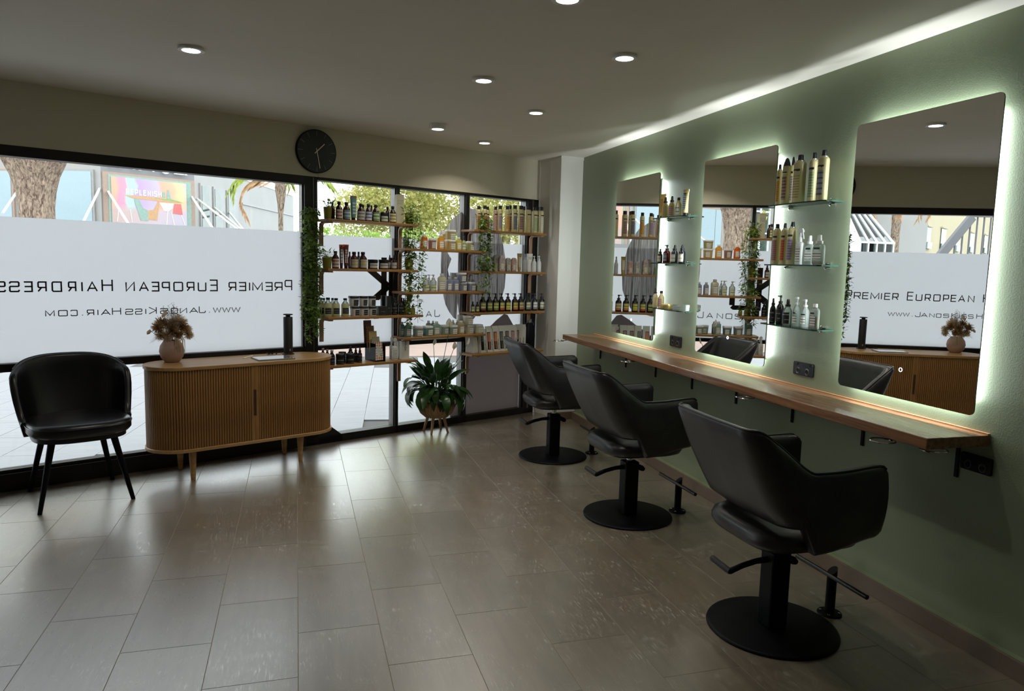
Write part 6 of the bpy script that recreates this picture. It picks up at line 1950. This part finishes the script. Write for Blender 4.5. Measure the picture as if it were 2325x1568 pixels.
for a_, b_ in (((.73, .47), (.71, .12)), ((.78, .45), (.82, .12)), ((.92, .40), (.97, .15)), ((.23, .45), (.25, .15)), ((.08, .40), (.06, .15))):
    mb = MB(); mb.bar((a_[0] * PWd, -.026, a_[1]), (b_[0] * PWd, -.026, b_[1]), .012, .004, (0, 1, 0)); mb.build('printed_leg', 'whiteprint', ps_)
mb = MB(); text_line(mb, 'REPLENISH', .135, .024, .026, lambda x, y: (PWd * .18 + x, -.028, .80 - x * .0 + y), wide=.66); mb.build('lettering', 'whiteprint', ps_, fix=False)
pp('emblem', [(.66, .80), (.70, .80), (.70, .93), (.66, .93)], 'teal_print', -.028); pp('emblem', [(.72, .77), (.78, .77), (.75, .99), (.73, .99)], 'teal_print', -.028)
# raised sign letters above the display window (only their feet show)
sg = thing('fascia_sign', 'white raised sign letters above the display window', 'sign', on(ca, cb, .06, .06, 3.40) + Vector((0, 0, GZ0)), math.atan2(cb.y - ca.y, cb.x - ca.x))
for x, w_ in ((.05, .10), (.25, .11), (.56, .09), (.70, .09), (1.02, .07), (1.22, .24), (1.55, .24), (1.82, .09)):
    mb = MB()
    if w_ == .24 and x < 1.3:
        ring = [(x + .12 + .11 * math.cos(a_), -.02, .14 + .14 * math.sin(a_)) for a_ in [2 * PI * k / 20 for k in range(21)]]
        mb.tube(ring, .028, 6, cap=False)
    elif w_ == .24:
        mb.box(x, x + .06, -.04, 0, 0, .28); mb.box(x + .06, x + .24, -.04, 0, 0, .05)
    else:
        mb.box(x, x + w_ * .6, -.04, 0, 0, .28)
    mb.build('letter', 'whiteprint', sg)
# windows of the receding wing
def fC(x): return (x - cb.x) / (cc.x - cb.x)
for x0, x1 in ((-2.436, -2.24), (-2.205, -1.986), (-1.942, -1.717)):
    w_ = fpanel(cb, cc, fC(x0), fC(x1), .5, 3.27, 0, .05, 'window', 'greyframe')
    fpanel(cb, cc, fC(x0 + .02), fC(x0 + (x1 - x0) * .74), .55, 3.21, .05, .06, 'pane', 'darkpane', w_)
fpanel(cb, cc, .38, .995, 2.98, 3.03, 0, .03, 'shadow_line', 'greyframe')
fpanel(cb, cc, .0, .995, 3.76 - .02, 3.80, .0, .02, 'coping', 'whiteframe')
# canopy and its stays
cn = MB(); cn.hexa([(-7.5, 18.0, 1.86), (-1.2, 16.3, 1.86), (-1.2, 19.8, 1.86), (-7.5, 20.1, 1.86), (-7.5, 18.0, 1.98), (-1.2, 16.3, 1.98), (-1.2, 19.8, 1.98), (-7.5, 20.1, 1.98)])
cn.build('awning', 'facade2', gb)
for a_, b_ in (((-5.85, 17.7, 2.15), (-6.195, 19.9, 2.865)), ((-4.25, 17.2, 2.0), (-4.411, 19.38, 2.883)), ((-4.241, 19.42, 2.836), (-3.328, 16.95, 1.98)), ((-2.555, 20.5, 2.874), (-1.75, 17.395, 1.98)), ((-2.455, 20.7, 2.846), (-1.258, 18.299, 1.98)), ((-2.173, 21.85, 2.722), (-1.21, 19.327, 1.98)), ((-1.88, 22.95, 2.672), (-1.21, 19.7, 1.98))):
    MB().tube([(a_[0], a_[1], a_[2] - GZ0), (b_[0], b_[1], b_[2] - GZ0)], .028, 8).build('stay', 'steel', gb, smooth=True)

# ================================================================== OUTSIDE: TREES
def leaf_cloud(mb, blobs, n, size, seed):
    rg_ = random.Random(seed)
    vol = [b[3] * b[4] * b[5] for b in blobs]; tv = sum(vol)
    for b, v_ in zip(blobs, vol):
        for q in range(int(n * v_ / tv)):
            while True:
                p = Vector((rg_.uniform(-1, 1), rg_.uniform(-1, 1), rg_.uniform(-1, 1)))
                if .15 < p.length < 1: break
            c = Vector((b[0] + p.x * b[3], b[1] + p.y * b[4], b[2] + p.z * b[5]))
            d = Vector((rg_.uniform(-1, 1), rg_.uniform(-1, 1), rg_.uniform(-1, .6))).normalized(); s_ = d.orthogonal().normalized()
            s_ = s_.lerp(d.cross(s_), rg_.random()).normalized()
            L_ = size * rg_.uniform(.6, 1.2)
            mb.add([c, c + d * L_ * .5 + s_ * L_ * .35, c + d * L_, c + d * L_ * .5 - s_ * L_ * .35], [(0, 1, 2, 3)])
t = thing('street_tree', 'thick rough barked tree trunk close outside the window', 'tree', (-3.93, 13.3, GZ0))
mb = MB(); rg_ = random.Random(3)
pr_ = [(.34, 0), (.28, .3), (.255, .9), (.25, 1.6), (.245, 2.1), (.265, 2.35), (.33, 2.6), (.42, 2.8), (.54, 3.05), (.62, 3.3)]
seg = 40
for r_, z in pr_:
    for k in range(seg):
        a_ = 2 * PI * k / seg; rr_ = r_ * (1 + .06 * math.sin(5 * a_ + z * 3) + rg_.uniform(-.035, .035))
        mb.v.append((rr_ * math.cos(a_), rr_ * math.sin(a_), z))
for i in range(len(pr_) - 1):
    for k in range(seg):
        k2 = (k + 1) % seg; mb.f.append((i * seg + k, i * seg + k2, (i + 1) * seg + k2, (i + 1) * seg + k))
mb.build('trunk', 'bark', t, smooth=True, angle=80)
for a_, b_, r_ in (((-.25, 0, 3.1), (-1.1, .2, 4.6), .2), ((.25, .1, 3.1), (.8, -.1, 4.7), .2), ((0, 0, 3.2), (.1, .3, 5.0), .2)):
    MB().tube([a_, tuple((Vector(a_) + Vector(b_)) / 2), b_], [r_, r_ * .8, r_ * .6], 12).build('limb', 'bark', t, smooth=True)
mb = MB(); leaf_cloud(mb, [(-1.2, .2, 5.3, 1.3, 1.2, .8), (.9, 0, 5.4, 1.4, 1.2, .9)], 2600, .16, 5); leaf_cloud(mb, [(.62, -.2, 2.92, .16, .1, .10), (-.62, -.2, 2.80, .14, .1, .14), (-.42, -.3, 2.55, .07, .1, .14)], 34, .10, 6)
tag(mb.build('foliage', 'treeleaf', t, fix=False), kind='stuff')

def bushy(name, label, loc, trunk_h, blobs, n, size, mat, seed):
    t = thing(name, label, 'tree' if 'hedge' not in name else 'hedge', loc)
    if trunk_h:
        MB().tube([(0, 0, 0), (.1, 0, trunk_h * .5), (0, .1, trunk_h)], [.16, .13, .10], 12).build('trunk', 'bark', t, smooth=True)
    mb = MB(); leaf_cloud(mb, blobs, n, size, seed); tag(mb.build('foliage', mat, t, fix=False), kind='stuff')
bushy('yellow_tree', 'yellow green tree filling the middle narrow window', (2.3, 17.0, GZ0), 2.2, [(0, 0, 2.9, 1.1, 1.0, 1.0), (-.9, .2, 2.5, .7, .7, .65), (.6, -.2, 2.3, .9, .8, .7), (.2, 0, 3.7, 1.0, 1.0, .6)], 16000, .085, 'treeleaf', 31)
bushy('yellow_tree', 'yellow green tree behind the pillar side aerosol cans', (4.6, 16.2, GZ0), 2.2, [(0, 0, 2.8, 1.3, 1.0, 1.0), (1.0, .2, 2.6, .9, .8, .9), (-.6, .4, 2.0, .8, .6, .6), (.2, 0, 3.6, 1.2, 1.0, .6)], 16000, .085, 'treeleaf', 32)
bushy('clipped_hedge', 'bright green hedge behind the left window shelves', (1.25, 13.6, GZ0), 0, [(-.8, 0, 1.55, .75, .5, .50), (0, .1, 1.5, .8, .5, .48), (.9, .1, 1.55, .8, .5, .50), (0, 0, .8, 1.6, .5, .8), (2.0, .2, 1.4, .9, .5, .6)], 15000, .075, 'hedge', 33)
# palm in front of the receding wing
t = thing('palm_tree', 'slender palm tree before the grey building', 'palm', (-.31, 15.95, GZ0))
MB().tube([(0, 0, 0), (0, 0, 1.2), (.005, 0, 2.3), (.01, 0, 2.55), (.01, 0, 2.85), (0, 0, 3.05)], [.09, .055, .048, .075, .12, .08], 14).build('trunk', 'bark', t, smooth=True)
rg_ = random.Random(8)
def frond(az, L_, droop, mat, z0=2.98, nm='frond'):
    mb = MB(); pts = []; x, z, a_ = 0.0, z0, R(42)
    for i in range(15):
        pts.append(Vector((x * math.cos(az), x * math.sin(az), z))); x += L_ / 14 * math.cos(a_); z += L_ / 14 * math.sin(a_); a_ -= droop / 14
    mb.tube(pts, .012, 5)
    for i in range(3, 15):
        for sd in (-1, 1):
            for q in range(3):
                p = pts[i].lerp(pts[i - 1], rg_.random())
                dd = (pts[i] - pts[i - 1]).normalized(); sv = dd.cross(Vector((0, 0, 1))).normalized() * sd
                leaf_quads(mb, p, dd * .8 + sv * .5 + Vector((0, 0, -.7)), (0, 0, 1), rg_.uniform(.22, .34), .022)
    mb.build(nm, mat, t, fix=False)
frond(R(190), 1.25, 2.4, 'palmleaf'); frond(R(150), 1.4, 1.9, 'palmleaf'); frond(R(10), 1.2, 1.6, 'palmleaf'); frond(R(-60), 1.3, 1.4, 'palmleaf'); frond(R(80), 1.3, 1.5, 'palmleaf')
frond(R(183), 1.35, 3.1, 'palmdry', 2.85, 'dry_frond')

# ================================================================== OUTSIDE: WHAT THE NEAR MIRROR SHOWS
cbld = thing('cream_building', 'cream building with balcony windows seen in nearest mirror', 'building', (0, 0, GZ0))
A0 = Vector((-14.6, 19.35, 0)); B0 = Vector((-25.2, 25.6, 0))
d = (B0 - A0).normalized(); nr_ = Vector((d.y, -d.x, 0))
if nr_.y < 0: nr_ = -nr_
mb = MB(); q = [A0, B0, B0 + nr_ * .4, A0 + nr_ * .4]; mb.hexa([(p.x, p.y, 0) for p in q] + [(p.x, p.y, 7.5) for p in q]); mb.build('wall', 'cream_wall', cbld)
def onc(f, out, z):
    p = A0.lerp(B0, f) - nr_ * out
    return (p.x, p.y, z)
for x0, x1, zt, zb_ in ((-15.62, -16.10, 3.03, 2.30), (-17.28, -17.86, 3.08, 2.32), (-19.16, -19.70, 3.11, 2.33), (-21.2, -21.8, 3.14, 2.36), (-23.5, -24.1, 3.17, 2.41)):
    f0, f1 = (x0 - A0.x) / (B0.x - A0.x), (x1 - A0.x) / (B0.x - A0.x)
    def cp_(fa, fb, za, zb2, o0, o1, nm, mat, par=None):
        mb = MB(); mb.hexa([onc(fa, o0, za), onc(fb, o0, za), onc(fb, o1, za), onc(fa, o1, za), onc(fa, o0, zb2), onc(fb, o0, zb2), onc(fb, o1, zb2), onc(fa, o1, zb2)]); return mb.build(nm, mat, par or cbld)
    w_ = cp_(f0, f1, zb_, zt, 0, .03, 'window', 'darkpane')
    cp_(f0, f1, zb_, zb_ + .22, .05, .09, 'balcony_glass', 'bluepane', w_)
    cp_(f0 - .004, f1 + .004, zt, zt + .05, .0, .08, 'lintel', 'cream_wall', w_)
t = thing('grey_annex', 'plain grey wall block between canopy and cream building in mirror', 'building', (0, 0, GZ0))
MB().hexa([(-12.6, 18.9, 0), (-14.6, 18.9, 0), (-14.6, 19.3, 0), (-12.6, 19.3, 0), (-12.6, 18.9, 7), (-14.6, 18.9, 7), (-14.6, 19.3, 7), (-12.6, 19.3, 7)]).build('wall', 'facade', t)
t = thing('palm_tree', 'palm trunk with hanging dry fronds seen in nearest mirror', 'palm', (-12.1, 17.6, GZ0))
MB().tube([(0, 0, 0), (0, 0, 2.4), (0, 0, 3.6), (.05, 0, 4.4)], [.14, .12, .13, .2], 14).build('trunk', 'bark', t, smooth=True)
for az in (0, 60, 130, 180, 230, 310):
    frond(R(az), 1.5, 3.0, 'palmdry', 3.7, 'dry_frond')
for az in (30, 100, 200, 280):
    frond(R(az), 1.8, 1.8, 'palmleaf', 4.3)
t = thing('stair_railing', 'dark steel stair railing seen in the nearest mirror', 'railing', (-6.86, 11.0, GZ0))
MB().bar((.55, 0, 1.20), (-.67, 0, 2.54), .07, .16).build('stringer', 'railsteel', t)
MB().bar((-.67, 0, 2.56), (-2.4, 0, 2.60), .06, .05).build('top_rail', 'railsteel', t)
MB().bar((-2.4, 0, 0), (-2.4, 0, 2.6), .08, .08).build('newel', 'railsteel', t); MB().bar((.5, 0, 0), (.5, 0, 1.25), .08, .08).build('newel', 'railsteel', t)
for k in range(16):
    x = .35 - k * .165; zt = 1.20 + (.55 - x) * 1.10 if x > -.67 else 2.57
    MB().bar((x, 0, .05), (x, 0, zt - .03), .022, .022).build('baluster', 'railsteel', t)
t = thing('glass_canopy', 'sloping glass entrance canopy with white bars in mirror', 'canopy', (-7.4, 13.2, GZ0))
MB().hexa([(.45, 0, 2.07), (-.45, 0, 2.07), (-1.5, 2.0, 2.9), (-.85, 2.0, 2.9), (.45, .01, 2.085), (-.45, .01, 2.085), (-1.5, 2.01, 2.915), (-.85, 2.01, 2.915)]).build('roof_glass', 'canopyglass', t)
for k in range(5):
    f = k / 4; a_ = Vector((.45 - .9 * f, -.01, 2.09)); b_ = Vector((-.85 - .65 * f, 1.99, 2.92)); MB().bar(a_, b_, .03, .04).build('glazing_bar', 'whiteframe', t)
    MB().bar((.45 - .9 * f, 0, 0), (.45 - .9 * f, 0, 2.08), .03, .03).build('upright', 'whiteframe', t)
MB().box(-.45, .45, .0, .01, .1, 2.07).build('front_glass', 'canopyglass', t)
MB().bar((-.47, 0, 2.09), (.47, 0, 2.09), .04, .04).build('eaves_bar', 'whiteframe', t)
